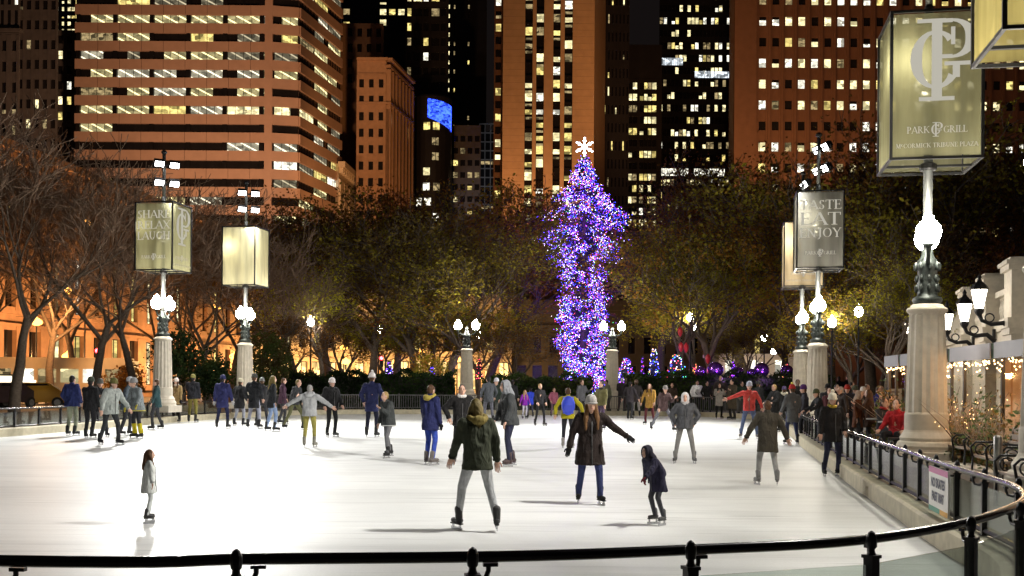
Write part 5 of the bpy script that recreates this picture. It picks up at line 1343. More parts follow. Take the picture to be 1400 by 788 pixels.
def make_tree(seed, H, vase, twig_levels, n_leaf, leaf=.16, droop=0.0, dens=1.0, thick=1.0):
    """returns meshes (trunk MB, crown-twig MB, leaf MB) for a tree H metres tall"""
    R = random.Random(seed); trunk = MB(); tw = MB(); tips = []
    def grow(p, d, L, r, lev):
        n = 4 if lev < 2 else 3
        pts = [p.copy()]; rr = [r]; q = p.copy(); dd = d.copy()
        for i in range(n):
            dd = (dd + Vector((R.uniform(-1,1), R.uniform(-1,1), R.uniform(-.4,.8) - droop*(lev > 2)))*.16).normalized()
            q = q + dd*L/n; pts.append(q.copy()); rr.append(r*(1-.42*(i+1)/n))
        if lev > 3: rr = [max(x, (.0105) if thick < .7 else .010) for x in rr]
        (trunk if lev <= 2 else tw).tube(pts, rr, 7 if lev == 0 else (5 if lev <= 2 else 3), cap=False)
        if lev >= twig_levels-2: tips.extend(pts[1:])
        if lev >= twig_levels: return
        kids = {0: R.randint(4, 5), 1: R.randint(3, 4), 2: R.randint(3, 5)}.get(lev, R.randint(3, 4))
        kids = max(2, int(kids*dens+.5)) if lev > 1 else kids
        for k in range(kids):
            t = R.uniform(.35, 1) if lev else R.uniform(.72, 1)
            if k == 0: t = 1
            i = min(int(t*n), n-1); base = pts[i].lerp(pts[i+1], t*n-i)
            az = 2*PI*(k+R.random()*.6)/kids; sp = R.uniform(.35, .8)*(vase if lev == 0 else 1)
            side = dd.orthogonal().normalized(); side = Matrix.Rotation(az, 3, dd) @ side
            nd = (dd*math.cos(sp) + side*math.sin(sp)); nd.z += .12 - droop*.25*(lev > 1); nd.normalize()
            grow(base, nd, L*R.uniform(.58, .82)*(1.12 if lev == 0 else 1), rr[i+1 if t > .9 else i]*R.uniform(.55, .72), lev+1)
    grow(Vector((0,0,-.1)), Vector((R.uniform(-.05,.05), R.uniform(-.05,.05), 1)), H*.24, H*.0175*thick, 0)
    zs = sorted(p.z for p in tips); zm = zs[int(len(zs)*(.90 if n_leaf else .93))]; k = H/zm
    for mb in (trunk, tw): mb.v = [(x*k, y*k, z*k) for x, y, z in mb.v]
    lf = MB()
    if n_leaf:
        for i in range(n_leaf):
            c = R.choice(tips)*k + Vector((R.gauss(0,.28), R.gauss(0,.28), R.gauss(0,.24)))
            if c.z < H*.2: continue
            s = leaf*R.uniform(.6, 1.4); u = Vector((R.uniform(-1,1), R.uniform(-1,1), R.uniform(-1,1))).normalized(); v = u.orthogonal().normalized()
            lf.add([c-u*s*.5, c+v*s*.32, c+u*s*.5, c-v*s*.32], [(0,1,2,3)])
    return trunk, tw, lf
PROTO = {}
def proto(key, seed, H, vase, lv, nl, leafm, twm, leaf=.16, droop=0, dens=1.0):
    t, w, l = make_tree(seed, H, vase, lv, nl, leaf, droop, dens, .68 if nl == 0 else .85)
    PROTO[key] = (t, w, l, leafm, twm, {})
for i, s in enumerate((3, 11, 29, 41)): proto('bare%d' % i, s, 12, 1.0, 6, 0, None, TWIG, dens=.86)
for i, s in enumerate((5, 17, 23)): proto('olive%d' % i, s, 12, .95, 5, 9500, LEAF_OLIVE, TWIGD, .20, .12)
for i, s in enumerate((7, 19)): proto('rust%d' % i, s, 12, .95, 5, 8000, LEAF_RUST, TWIGD, .19, .12)
proto('yel0', 37, 12, .9, 5, 9500, LEAF_YEL, TWIGD, .20, .12)
def tree(key, label, px, Y, top_py, group, rz=None, sxy=1.0, base_z=GZ, name=None):
    T, Wg, L, lm, tm, cache = PROTO[key]
    x = bx(px, Y, 520); h = at(px, top_py, Y).z - base_z
    root = thing(name or ('bare_tree' if key.startswith('bare') else 'leafy_tree'), label, 'tree', (x, Y, base_z), random.random()*6.28 if rz is None else rz, group)
    s = h/12; root.scale = (s*sxy, s*sxy, s)
    if not cache:
        cache['t'] = T.build('trunk', BARK, root, True); cache['w'] = Wg.build('twigs', tm, root, False)
        if L.v: cache['l'] = L.build('crown', lm, root)
    else:
        for k in cache: o = cache[k].copy(); C.objects.link(o); o.parent = root
    return root
bare = [ # px of trunk, depth, top
 (-60, 56, 190), (19, 55, 185), (72, 72, 265), (125, 62, 250), (187, 64, 262), (250, 76, 300), (285, 70, 318), (318, 80, 310), (380, 72, 330)]
where = ['at the left edge whose trunk stands outside the picture', 'with the thick trunk nearest the left edge', 'with a thin trunk behind the first thick trunk at left',
 'whose forked trunk stands beside the red traffic light', 'whose trunk stands just left of the SHARE RELAX LAUGH column', 'just right of the SHARE RELAX LAUGH column',
 'midway between the two left lantern columns', 'directly behind the cream lantern column', 'right of the cream lantern column']
for i, (px, Y, tp) in enumerate(bare):
    tree('bare%d' % (i % 4), 'leafless grey-brown tree ' + where[i], px, Y, tp, 'bare trees behind the left railing', rz=i*1.7, sxy=1.2)
for i, (px, Y, tp, w) in enumerate(((-20, 78, 255, 'far behind the leftmost trunks'), (100, 84, 290, 'far back by the amber lamps over the bus'), (222, 88, 300, 'far back behind the SHARE RELAX LAUGH lantern'), (350, 92, 320, 'far back beyond the cream lantern'))):
    tree('bare%d' % ((i+2) % 4), 'thin leafless tree ' + w, px, Y, tp, 'bare trees behind the left railing', rz=i*2.3+.5, sxy=1.15)
leafy = [
 ('rust0', 404, 82, 330, 'rusty thin-leaved tree right of the cream lantern'),
 ('olive0', 455, 90, 318, 'olive autumn tree left of the dark forked trunk'),
 ('yel0', 440, 76, 385, 'small yellow-green tree behind the white globe lamp at left'),
 ('olive1', 500, 79, 292, 'tall olive tree with the dark forked trunk behind the white beanie skater'),
 ('rust1', 545, 92, 300, 'brown-leaved tree right of the dark forked trunk'),
 ('olive2', 575, 78, 330, 'olive-green tree left of the left double-globe column'),
 ('olive0', 606, 88, 288, 'tall brown-green tree standing behind the left double-globe column'),
 ('rust0', 662, 98, 300, 'dense brown tree just right of the left double-globe column'),
 ('olive1', 640, 76, 345, 'olive tree whose leaves cover the left side of the christmas tree'),
 ('yel0', 926, 74, 345, 'yellow-green tree whose leaves cover the right side of the christmas tree'),
 ('olive2', 905, 99, 300, 'olive tree right of the right double-globe column'),
 ('yel0', 948, 79, 395, 'low yellow-lit tree round the pair of white globe lamps'),
 ('rust1', 968, 90, 262, 'tall brown tree before the broad black office block'),
 ('olive0', 985, 73, 330, 'olive tree with a dark trunk beside the purple ornaments'),
 ('rust0', 1030, 86, 268, 'brown tree left of the tan lantern box'),
 ('olive1', 1062, 76, 320, 'olive tree behind the tan lantern box'),
 ('olive2', 1140, 70, 268, 'tall olive tree right of the TASTE EAT ENJOY lantern'),
 ('rust1', 1190, 74, 235, 'tall dark brown tree left of the PG lantern column'),
 ('yel0', 1212, 52, 372, 'bright yellow-green tree lit beside the fluted PG column'),
 ('rust0', 1265, 78, 222, 'tall dark brown tree behind the PG lantern'),
 ('olive0', 1330, 74, 228, 'dark olive tree above the stone pavilion at right'),
 ('rust1', 1400, 80, 232, 'dark brown tree at the right edge above the stone piers'),
 ('olive1', 1100, 88, 285, 'far olive tree behind the pair of right lantern columns')]
for i, (k, px, Y, tp, lb) in enumerate(leafy):
    tree(k, lb, px, Y, tp, 'autumn trees beyond the far end of the rink', rz=i*2.1, sxy=1.15)
for px, Y, tp, k, w in ((385, 74, 440, 'rust0', 'right of the cream lantern column'), (478, 83, 430, 'olive0', 'left of the dark forked trunk'), (530, 80, 440, 'yel0', 'right of the dark forked trunk'), (598, 78, 420, 'rust1', 'left of the left double-globe column'), (660, 75, 425, 'olive2', 'right of the left double-globe column'), (698, 76, 452, 'rust0', 'at the left foot of the christmas tree'), (1005, 76, 440, 'olive0', 'above the pale pavilion'), (1165, 66, 420, 'yel0', 'right of the lantern columns TASTE EAT ENJOY'), (1225, 64, 400, 'olive1', 'just left of the fluted PG column'), (1300, 66, 350, 'rust1', 'behind the wall lanterns'), (1150, 92, 425, 'rust0', 'far back between the lantern columns and the crowd'), (1198, 90, 425, 'olive2', 'far back behind the crowd at right')):
    tree(k, 'low bushy autumn tree ' + w, px, Y, tp, 'low trees under the tall ones', rz=px*.1, sxy=1.5)
# clipped hedge behind the far fence, and dark evergreens beside the columns
def hedge(name, label, x0, x1, y0, y1, h, n, mat=None, cat='hedge', leafs=.16):
    R = random.Random(int(x0*7+n)); root = thing(name, label, cat, ((x0+x1)/2, (y0+y1)/2, GZ)); q = MB()
    for i in range(n):
        t = R.random(); fr = R.random()
        x = R.uniform(x0, x1)-(x0+x1)/2; f = R.choice((0, 0, 1))
        y = (R.uniform(-.12, .12) + (y0-y1)/2) if f == 0 else R.uniform(y0, y1)-(y0+y1)/2
        z = R.uniform(0, h)+R.gauss(0, .05) if f == 0 else h+R.gauss(0,.10)+.16*math.sin(x*1.7+x0)+.12*math.sin(x*4.1)
        s = leafs*R.uniform(.6, 1.4); u = Vector((R.uniform(-1,1), R.uniform(-1,1), R.uniform(-1,1))).normalized(); v = u.orthogonal().normalized(); c = Vector((x, y, z))
        q.add([c-u*s*.5, c+v*s*.35, c+u*s*.5, c-v*s*.35], [(0,1,2,3)])
    q.build('foliage', mat or LEAF_GRN, root)
    MB().box((0,0,h*.48), (x1-x0-.2, y1-y0-.2, h*.93)).build('stems', pbr('hedge_stems', (.02,.02,.015), .9), root)
    return root
hedge('hedge', 'long dark clipped hedge behind the far fence, left of the left double-globe column', -17, -3.6, 69.6, 71.4, 2.15, 9000)
hedge('hedge', 'dark clipped hedge behind the far fence between the two double-globe columns', -1.9, 5.2, 69.6, 71.4, 2.0, 5000)
hedge('hedge', 'dark clipped hedge under the purple ornaments, right of the right double-globe column', 7.2, 20.5, 69.6, 71.6, 2.25, 9000)
def shrub(name, label, px, Y, w, h, n, mat, leafs=.16, cat='shrub', group=None, bz_=GZ):
    R = random.Random(int(px*13+Y)); x = bx(px, Y); root = thing(name, label, cat, (x, Y, bz_), 0, group); q = MB()
    lobes = [(R.uniform(-.3,.3)*w, R.uniform(-.3,.3)*w, R.uniform(.35,.8)*h, R.uniform(.28,.45)*min(w,h)) for _ in range(9)]
    for i in range(n):
        lx, ly, lz, lr = R.choice(lobes); d = Vector((R.gauss(0,1), R.gauss(0,1), R.gauss(0,1))).normalized()*lr*R.uniform(.7,1.08)
        c = Vector((lx, ly, lz)) + d
        if c.z < .05: continue
        s = leafs*R.uniform(.6,1.4); u = Vector((R.uniform(-1,1), R.uniform(-1,1), R.uniform(-1,1))).normalized(); v = u.orthogonal().normalized()
        q.add([c-u*s*.5, c+v*s*.35, c+u*s*.5, c-v*s*.35], [(0,1,2,3)])
    q.build('foliage', mat, root)
    st = MB()
    for i in range(6): st.tube([(R.uniform(-.1,.1)*w, R.uniform(-.1,.1)*w, 0), (R.uniform(-.3,.3)*w, R.uniform(-.3,.3)*w, h*.7)], [.04,.015], 5)
    st.build('stems', TWIGD, root); return root
shrub('evergreen_shrub', 'dark evergreen shrub right of the SHARE RELAX LAUGH column', 250, 60, 2.8, 4.4, 3500, LEAF_GRN)
shrub('evergreen_shrub', 'dark evergreen shrub left of the cream lantern column', 290, 62, 2.4, 3.2, 3000, LEAF_GRN)
shrub('evergreen_shrub', 'dark evergreen shrub right of the cream lantern column', 368, 64, 3.0, 4.6, 3500, LEAF_GRN)
shrub('evergreen_shrub', 'rusty shrub behind the bus by the forked trunk', 168, 70, 2.8, 2.6, 2500, LEAF_RUST)
shrub('evergreen_shrub', 'brownish evergreen just left of the left double-globe column', 588, 73, 3.2, 3.6, 3000, LEAF_OLIVE)

# ================================================================= christmas tree
XM = leafmat('blue_fir_needles', [(.05,.06,.07),(.07,.08,.10),(.09,.10,.12)])
Y = 90; base = at(797, 515, Y); topz = at(797, 212, Y).z
xt = thing('christmas_tree', 'tall christmas tree smothered in purple, blue and white lights, glowing star on top', 'christmas tree', (base.x, Y, GZ))
PROFX = [(212,3),(225,10),(240,20),(258,31),(275,43),(292,54),(308,58),(325,56),(345,50),(362,41),(380,33),(400,31),(425,33),(450,37),(480,37),(505,30)]
def xr(z):
    py = 527 - (z+GZ-EYE)/Y*F
    for (a, ra), (b, rb) in zip(PROFX, PROFX[1:]):
        if a <= py <= b: return (ra+(rb-ra)*(py-a)/(b-a))/F*Y
    return .1 if py < 212 else 2.1
R = random.Random(4); Ht = topz-GZ
MB().tube([(0,0,0),(0,0,Ht*.5),(0,0,Ht)], [.35,.2,.03], 8).build('trunk', BARK, xt, True)
# boughs in uneven tiers, sprays of needles along each
q = MB(); boughs = []
for i in range(620):
    z = R.uniform(.6, Ht*.985)**1.0; a = R.random()*2*PI
    lump = .84 + .24*math.sin(a*3+z*1.1)*math.sin(z*1.9+a) + R.uniform(-.12, .12)
    r = xr(z)*lump*1.08
    boughs.append((z, a, r))
    p0 = Vector((0,0,z+r*.12)); p1 = Vector((r*math.cos(a), r*math.sin(a), z-r*.12))
    q.tube([p0, p0.lerp(p1,.6)+Vector((0,0,.05)), p1], [.035,.02,.008], 4, cap=False)
    for k in range(26):
        t = R.uniform(.25, 1.02); c = p0.lerp(p1, t) + Vector((R.gauss(0,.1), R.gauss(0,.1), R.gauss(0,.07)))
        u = ((p1-p0).normalized() + Vector((R.uniform(-1,1), R.uniform(-1,1), R.uniform(-.8,.4)))*.8).normalized(); v = u.orthogonal().normalized(); s = R.uniform(.2,.38)
        q.add([c-u*s*.5, c+v*s*.2, c+u*s*.5, c-v*s*.2], [(0,1,2,3)])
q.build('crown', XM, xt)
LC = {'purple': ((.28,.05,1), 7, .30), 'blue': ((.05,.06,1), 9, .34), 'white': ((.85,.8,1), 7, .19), 'red': ((1,.06,.12), 6, .08), 'amber': ((1,.5,.12), 5, .05), 'green': ((.1,1,.35), 4, .04)}
def bulbs(pts, r):
    mb = MB()
    for p in pts: mb.add([p+Vector(d)*r for d in ((1,0,0),(-1,0,0),(0,1,0),(0,-1,0),(0,0,1),(0,0,-1))], [(0,2,4),(2,1,4),(1,3,4),(3,0,4),(2,0,5),(1,2,5),(3,1,5),(0,3,5)])
    return mb
pts = {k: [] for k in LC}
for i in range(21000):
    z, a, r = R.choice(boughs)
    if R.random() > (xr(z)+.55)/3.4: continue
    t = R.uniform(.55, 1.03); p = Vector((r*t*math.cos(a), r*t*math.sin(a), z + r*.12 - r*.24*t)) + Vector((R.gauss(0,.13), R.gauss(0,.13), R.gauss(0,.13)))
    pts[R.choices(list(LC), [v[2] for v in LC.values()])[0]].append(p)
for k in LC:
    o = bulbs(pts[k], .029).build('%s_lights' % k, emit('bulb_'+k, LC[k][0], LC[k][1]), xt); o['kind'] = 'stuff'
# the light the bulbs throw on the needles
for z, rr_ in ((2, 2.2), (4.5, 2.4), (7, 2.4), (9.5, 2.8), (12, 2.9), (14.5, 1.9), (17, .9)):
    for k in range(3 if z < 16 else 1):
        a = k*2.1+z; rad = rr_*.75
        l = light('bulb_glow', 'POINT', (rad*math.cos(a), rad*math.sin(a), z), 200, (.26,.06,1), .5, parent=xt)
st = MB(); sc = Vector((0, 0, at(797, 201, Y).z-GZ))
for k in range(6):
    a = PI*k/6*2 + PI/2; d = Vector((math.cos(a), 0, math.sin(a)))
    st.tube([sc+d*.08, sc+d*.68], [.065,.035], 6); st.ell(sc+d*.71, .08, 8, 6)
    for s in (-.5, .5):
        e = Vector((math.cos(a+s), 0, math.sin(a+s))); st.tube([sc+d*.32, sc+d*.32+e*.25], [.04,.03], 5)
st.ell(sc, .16, 8, 6); st.build('star', emit('star_light', (.9, .92, 1), 14, sample=True), xt)
MB().tube([(0,0,Ht-.3), (0,0,sc.z)], .03, 6).build('star_stem', IRON, xt)
# little lit trees on the hedge
def mini_tree(label, px, py, Y, h, w, cols, n=90):
    p = at(px, py, Y); R = random.Random(px); root = thing('lit_shrub', label, 'lit shrub', (p.x, Y, p.z-h/2), 0, 'small lit trees round the christmas tree'); q = MB()
    for i in range(500):
        t = R.random(); a = R.random()*6.28; r = w/2*(1-t*.75)*R.uniform(.5, 1); c = Vector((r*math.cos(a), r*math.sin(a), h*t)); s = .18
        u = Vector((R.uniform(-1,1), R.uniform(-1,1), R.uniform(-1,1))).normalized(); v = u.orthogonal().normalized(); q.add([c-u*s*.5, c+v*s*.3, c+u*s*.5, c-v*s*.3], [(0,1,2,3)])
    q.build('foliage', XM, root)
    MB().tube([(0,0,-(p.z-h/2-GZ)), (0,0,h)], [.08,.02], 6).build('trunk', BARK, root)
    by = {}
    for i in range(n):
        t = R.random()**1.3; a = R.random()*6.28; r = w/2*(1-t*.75)*R.uniform(.7, 1.05); by.setdefault(R.choice(cols), []).append(Vector((r*math.cos(a), r*math.sin(a), h*t)))
    for k, v in by.items(): o = bulbs(v, .034).build('%s_lights' % k, emit('bulb_'+k, LC[k][0], LC[k][1]), root); o['kind'] = 'stuff'
    light('bulb_glow', 'POINT', (0, -.5, h*.4), 14, LC[cols[0]][0], .3, parent=root)
for lb, px, py, h, w, cols, n in (
  ('round blue-lit shrub right beside the right double-globe column', 856, 507, 1.6, 1.5, ['blue','blue','purple','white','red'], 170),
  ('thin purple-lit sapling right of the round blue shrub', 878, 505, 1.7, .3, ['purple','purple','red'], 40),
  ('tall blue-lit conical shrub right of the double-globe column', 894, 502, 2.4, 1.1, ['blue','blue','white','green','amber'], 130),
  ('broad shrub of mixed blue, green and white bulbs left of the red lit cone', 925, 505, 1.9, 1.9, ['blue','green','white','red','amber','blue'], 150),
  ('small red-lit cone beside the purple ornaments', 950, 507, .95, .5, ['red','red','amber'], 60),
  ('purple-lit cone in front of the pale pavilion', 1003, 506, 1.0, .5, ['purple','red','purple'], 60),
  ('amber and red lit cone left of the right lantern columns', 1076, 506, .95, .55, ['amber','amber','red'], 60),
  ('blue-lit shrub glowing low among the left middle trunks', 532, 507, 1.2, .7, ['blue','purple','white'], 70),
  ('purple-lit shrub low at the foot of the trees left of the double-globe column', 590, 510, .8, .6, ['blue','purple'], 30),
  ('red-lit shrub just right of the left double-globe column', 655, 505, 1.3, .6, ['red','amber','red'], 60)):
    mini_tree(lb, px, py, 72.6, h, w, cols, n)
ORN = pbr('purple_mirror_ball', (.25, .08, .55), .22, .85, var=.1)
for lb, px, py, r in (('large purple mirror ball on the hedge, biggest of the row', 978, 512, .52), ('purple mirror ball left of the biggest one', 958, 511, .36),
   ('purple mirror ball in front of the pale pavilion', 1010, 511, .33), ('purple mirror ball below the pavilion balustrade', 1041, 511, .50), ('small purple mirror ball left of the balustrade one', 1028, 511, .28),
   ('purple mirror ball nearest the right lantern columns', 1076, 511, .42)):
    p = at(px, 515, 70.6); o = MB().ell((0,0,0), r, 20, 12).build('mirror_ball', ORN, None, True, (p.x, 70.6, GZ+2.25+r*.75))
    tag(o, lb, 'ornament', 'purple ornaments on the hedge')
light('ornament_lamp', 'POINT', (bx(990, 69), 69.2, 2.3), 60, (.55, .25, 1), .2); light('ornament_lamp', 'POINT', (bx(1050, 69), 69.2, 2.3), 60, (.55, .25, 1), .2)
REDO = pbr('red_ornament', (.5, .02, .03), .35, var=.1)
for lb, px, py in (('upper red ornament hung in the yellow-lit tree', 930, 452), ('left red ornament of the pair hung in the yellow-lit tree', 931, 473), ('right red ornament of the pair hung in the yellow-lit tree', 938, 474), ('lowest red ornament hung over the hedge', 968, 489)):
    p = at(px, py, 72.5); root = thing('hanging_ornament', lb, 'ornament', p, 0, 'red ornaments hung in the trees')
    MB().lathe([(.02,-.42),(.12,-.3),(.17,-.1),(.15,.12),(.05,.2),(.03,.26)], n=10).build('bauble', REDO, root, True); MB().tube([(0,0,.24),(0,0,1.4)], .012, 4).build('cord', IRON, root)
# ================================================================= the stone terrace wall and the restaurant at the right
def along(p, q, t): return Vector((p[0]+(q[0]-p[0])*t, p[1]+(q[1]-p[1])*t, 0))
WA, WB = Vector((13.0, 24.0, 0)), Vector((20.3, 52, 0))
wd = (WB-WA).normalized(); wn_ = Vector((-wd.y, wd.x, 0))                    # wn_ points towards the rink
wz = math.atan2(wd.y, wd.x)
wall = thing('terrace_wall', 'pale stone terrace wall with capped piers and a balustrade rising behind the awning at right', 'wall', (WA.x, WA.y, GZ), wz)
Lw = (WB-WA).length
q = MB(); q.box((Lw/2-2, -.45, 1.75), (Lw+10, .6, 3.5)); q.box((Lw/2-2, -.44, 3.6), (Lw+10, .8, .22)); q.box((Lw/2-2, -.43, 3.05), (Lw+10, .75, .12))
# raised parapet that steps down away from the camera
q.build('wall', STONE, wall)
def pier(s, w, h, name='pier'):
    m = MB(); m.box((0,0,h/2), (w,w*.9,h)); m.box((0,0,h+.09), (w+.2,w*.9+.2,.18)); m.box((0,0,h+.23), (w+.34,w*.9+.34,.12)); m.box((0,0,h+.33), (w+.1,w*.9+.1,.1))
    m.box((0,0,3.55), (w+.24,w*.9+.24,.3)); m.box((0,0,3.3), (w+.14,w*.9+.14,.2))
    m.build(name, STONE, wall, loc=(s, -.25, 0))
def s_of(px, back=0):                                      # where along the wall a column of the photo falls
    k = (px-700)/F
    return (k*WA.y - WA.x)/(wd.x - k*wd.y)
for px, w, h in ((1392, 1.25, 5.15), (1352, 1.0, 5.2), (1321, .95, 5.2)): pier(s_of(px), w, h)
pier(s_of(1285), .9, 4.9)
pier(-3.2, 1.1, 5.1)
par = MB()
s0, s1 = s_of(1318), s_of(1283)
par.add([(s0,-.55,3.7),(s1,-.55,3.7),(s1,-.55,4.6),(s0,-.55,5.1),(s0,-.15,3.7),(s1,-.15,3.7),(s1,-.15,4.6),(s0,-.15,5.1)], [(0,1,2,3),(7,6,5,4),(3,2,6,7),(0,4,5,1),(0,3,7,4),(1,5,6,2)])
par.build('parapet', STONE, wall)
for a, b in ((-3.2, s_of(1392)), (s_of(1392), s_of(1352)), (s_of(1352), s_of(1321))):
    bl = MB(); k = max(2, int((b-a-1.2)/.34)); bl.box(((a+b)/2, -.3, 4.78), (b-a-1.1, .42, .2)); bl.box(((a+b)/2, -.3, 3.78), (b-a-1.1, .42, .16))
    for i in range(k):
        bl.lathe([(.07,3.85),(.09,3.9),(.06,3.97),(.115,4.2),(.10,4.32),(.055,4.55),(.085,4.62),(.07,4.69)], (a+.6+(b-a-1.2)*(i+.5)/k, -.3, 0), 10)
    bl.build('balustrade', STONE, wall)
LANT = emit('wall_lantern_glow', (1, .9, .74), 11, sample=True)
def wall_lantern(label, px, py, z=4.5):
    k = (px-700)/F
    # foot on the wall 1.1 m behind the lantern
    A2 = WA + wn_*1.15; s = (k*A2.y - A2.x)/(wd.x - k*wd.y); p = A2 + wd*s
    root = thing('wall_lantern', label, 'lantern', (p.x, p.y, at(px, py, p.y).z-.45), wz, 'lanterns bracketed from the terrace wall')
    g = MB().lathe([(.13,.05),(.25,.62),(.25,.64)], n=6).build('lamp_glass', LANT, root)
    m = MB().lathe([(.27,.64),(.28,.68),(.2,.8),(.08,.9),(.05,.98),(.07,1.02),(.015,1.14)], n=8); m.lathe([(.03,-.2),(.12,-.08),(.15,0),(.14,.06)], n=8)
    for i in range(6):
        a = PI*i/3; m.tube([(.13*math.cos(a),.13*math.sin(a),.05),(.255*math.cos(a),.255*math.sin(a),.64)], .014, 4)
    m.build('lamp_cap', IRON, root)
    b = MB(); b.tube([(0,0,-.12),(0,-.08,-.3),(0,-.35,-.42),(0,-.7,-.38),(0,-.95,-.6)], [.07,.06,.065,.075,.09], 8); b.tube([(0,-.92,-.85),(0,-.92,-.2)], .06, 6)
    b.torus((0,-.3,-.22), .13, .025, 12, 5, Matrix.Rotation(PI/2, 3, 'Y'))
    b.build('bracket', IRON, root, True)
wall_lantern('nearest and highest glowing wall lantern, left of the tallest stone pier', 1338, 405)
wall_lantern('middle wall lantern of the three right of the fluted column', 1318, 424)
wall_lantern('third wall lantern, just right of the fluted column', 1294, 437)
wall_lantern('farthest wall lantern, peeping out left of the fluted column', 1243, 448)

# awning
AW = pbr('grey_white_awning', (.30, .30, .33), .8, var=.08, scale=2)
AWG = pbr('green_awning_gap', (.03, .06, .035), .8, var=.2)
BEIGE = pbr('warm_interior_plaster', (.62, .42, .26), .8, var=.12, scale=1.2)
FA, FB = Vector((8.55, 16.6, 0)), Vector((10.35, 30.6, 0))                    # front edge of the awning
g = thing('restaurant_pavilion', 'restaurant front under a pale grey awning edged with a string of warm bulbs', 'restaurant', (FA.x, FA.y, GZ))
O = Vector((FA.x, FA.y, GZ)); fd = (FB-FA); LF = fd.length; fd.normalize(); fn = Vector((-fd.y, fd.x, 0))
def fp(s, back, z): p = FA + fd*s - fn*back; return Vector((p.x, p.y, z)) - O
zv0, zv1 = 2.12, 2.42
def wallpt(s):                                                                 # matching point on the stone wall
    return WA + wd*(s*1.35+0.4)
q = MB(); gp = MB(); N = 6
cuts = [0, LF*.30, LF*.52, LF*.86, LF]
for i, (a, b) in enumerate(zip(cuts, cuts[1:])):
    a2, b2 = a+.12, b-.12
    w0 = wallpt(a2)-O; w1 = wallpt(b2)-O
    v = [fp(a2,0,zv0), fp(b2,0,zv0), fp(b2,0,zv1), fp(a2,0,zv1), Vector((w1.x, w1.y, 3.05-GZ)), Vector((w0.x, w0.y, 3.05-GZ))]
    v[0].z = v[1].z = zv0-GZ+.2; v[2].z = v[3].z = zv1-GZ+.2
    q.add(v, [(0,1,2,3),(3,2,4,5),(0,3,5),(1,4,2)])
    if i: 
        p0 = fp(a-.13,.03,0); p1 = fp(a+.13,.03,0); z0_, z1_ = zv0-GZ+.2, zv1-GZ+.19
        gp.add([Vector((p0.x,p0.y,z0_)),Vector((p1.x,p1.y,z0_)),Vector((p1.x,p1.y,z1_)),Vector((p0.x,p0.y,z1_))], [(0,1,2,3)])
q.build('awning', AW, g); gp.build('awning_gap', AWG, g)
# posts, glazing, back wall and soffit
for s in (LF*.02, LF*.16, LF*.28, LF*.46, LF*.53, LF*.70, LF*.84, LF*.92, LF*.985):
    a = fp(s, .12, 0); MB().box((a.x, a.y, (zv0+.2)/2-.1), (.06, .06, zv0+.1)).build('post', IRON, g)
GL2 = glassmat('restaurant_glass', (.97, .96, .93), .05)
a, b = fp(.1, .5, 0), fp(LF-.1, .5, 0); mb = MB(); mb.box((0,0,1.05), ((b-a).length, .012, 2.0)); o = mb.build('glazing', GL2, g, loc=(a+b)/2); o.rotation_euler = (0,0,math.atan2(fd.y, fd.x))
a, b = fp(-1, 3.2, 0), fp(LF, 3.2, 0); mb = MB(); mb.box((0,0,1.2), ((b-a).length, .15, 2.6)); 
for i in range(8): mb.box((((i+.5)/8-.5)*(b-a).length, .09, 1.2), (.14, .06, 2.6))
mb.box((0,.09,.95), ((b-a).length, .05, .06))
o = mb.build('back_wall', BEIGE, g, loc=(a+b)/2); o.rotation_euler = (0,0,math.atan2(fd.y, fd.x))
BULB = emit('warm_string_bulb', (1, .62, .26), 9)
R = random.Random(9); pts = []
for i in range(240):
    s = R.uniform(.05, LF-.05); p = fp(s, R.uniform(-.02, .25), 0); p.z = zv0-GZ+.2-R.uniform(.02,.10)-(.16*R.random() if R.random() < .25 else 0); pts.append(p)
o = bulbs(pts, .018).build('string_lights', BULB, g); o['kind'] = 'stuff'
for i in range(6):
    p = fp(LF*(i+.5)/6, .9, 0); l = light('string_light_glow', 'POINT', (p.x, p.y, 1.95), 60, (1, .55, .24), .25, parent=g)
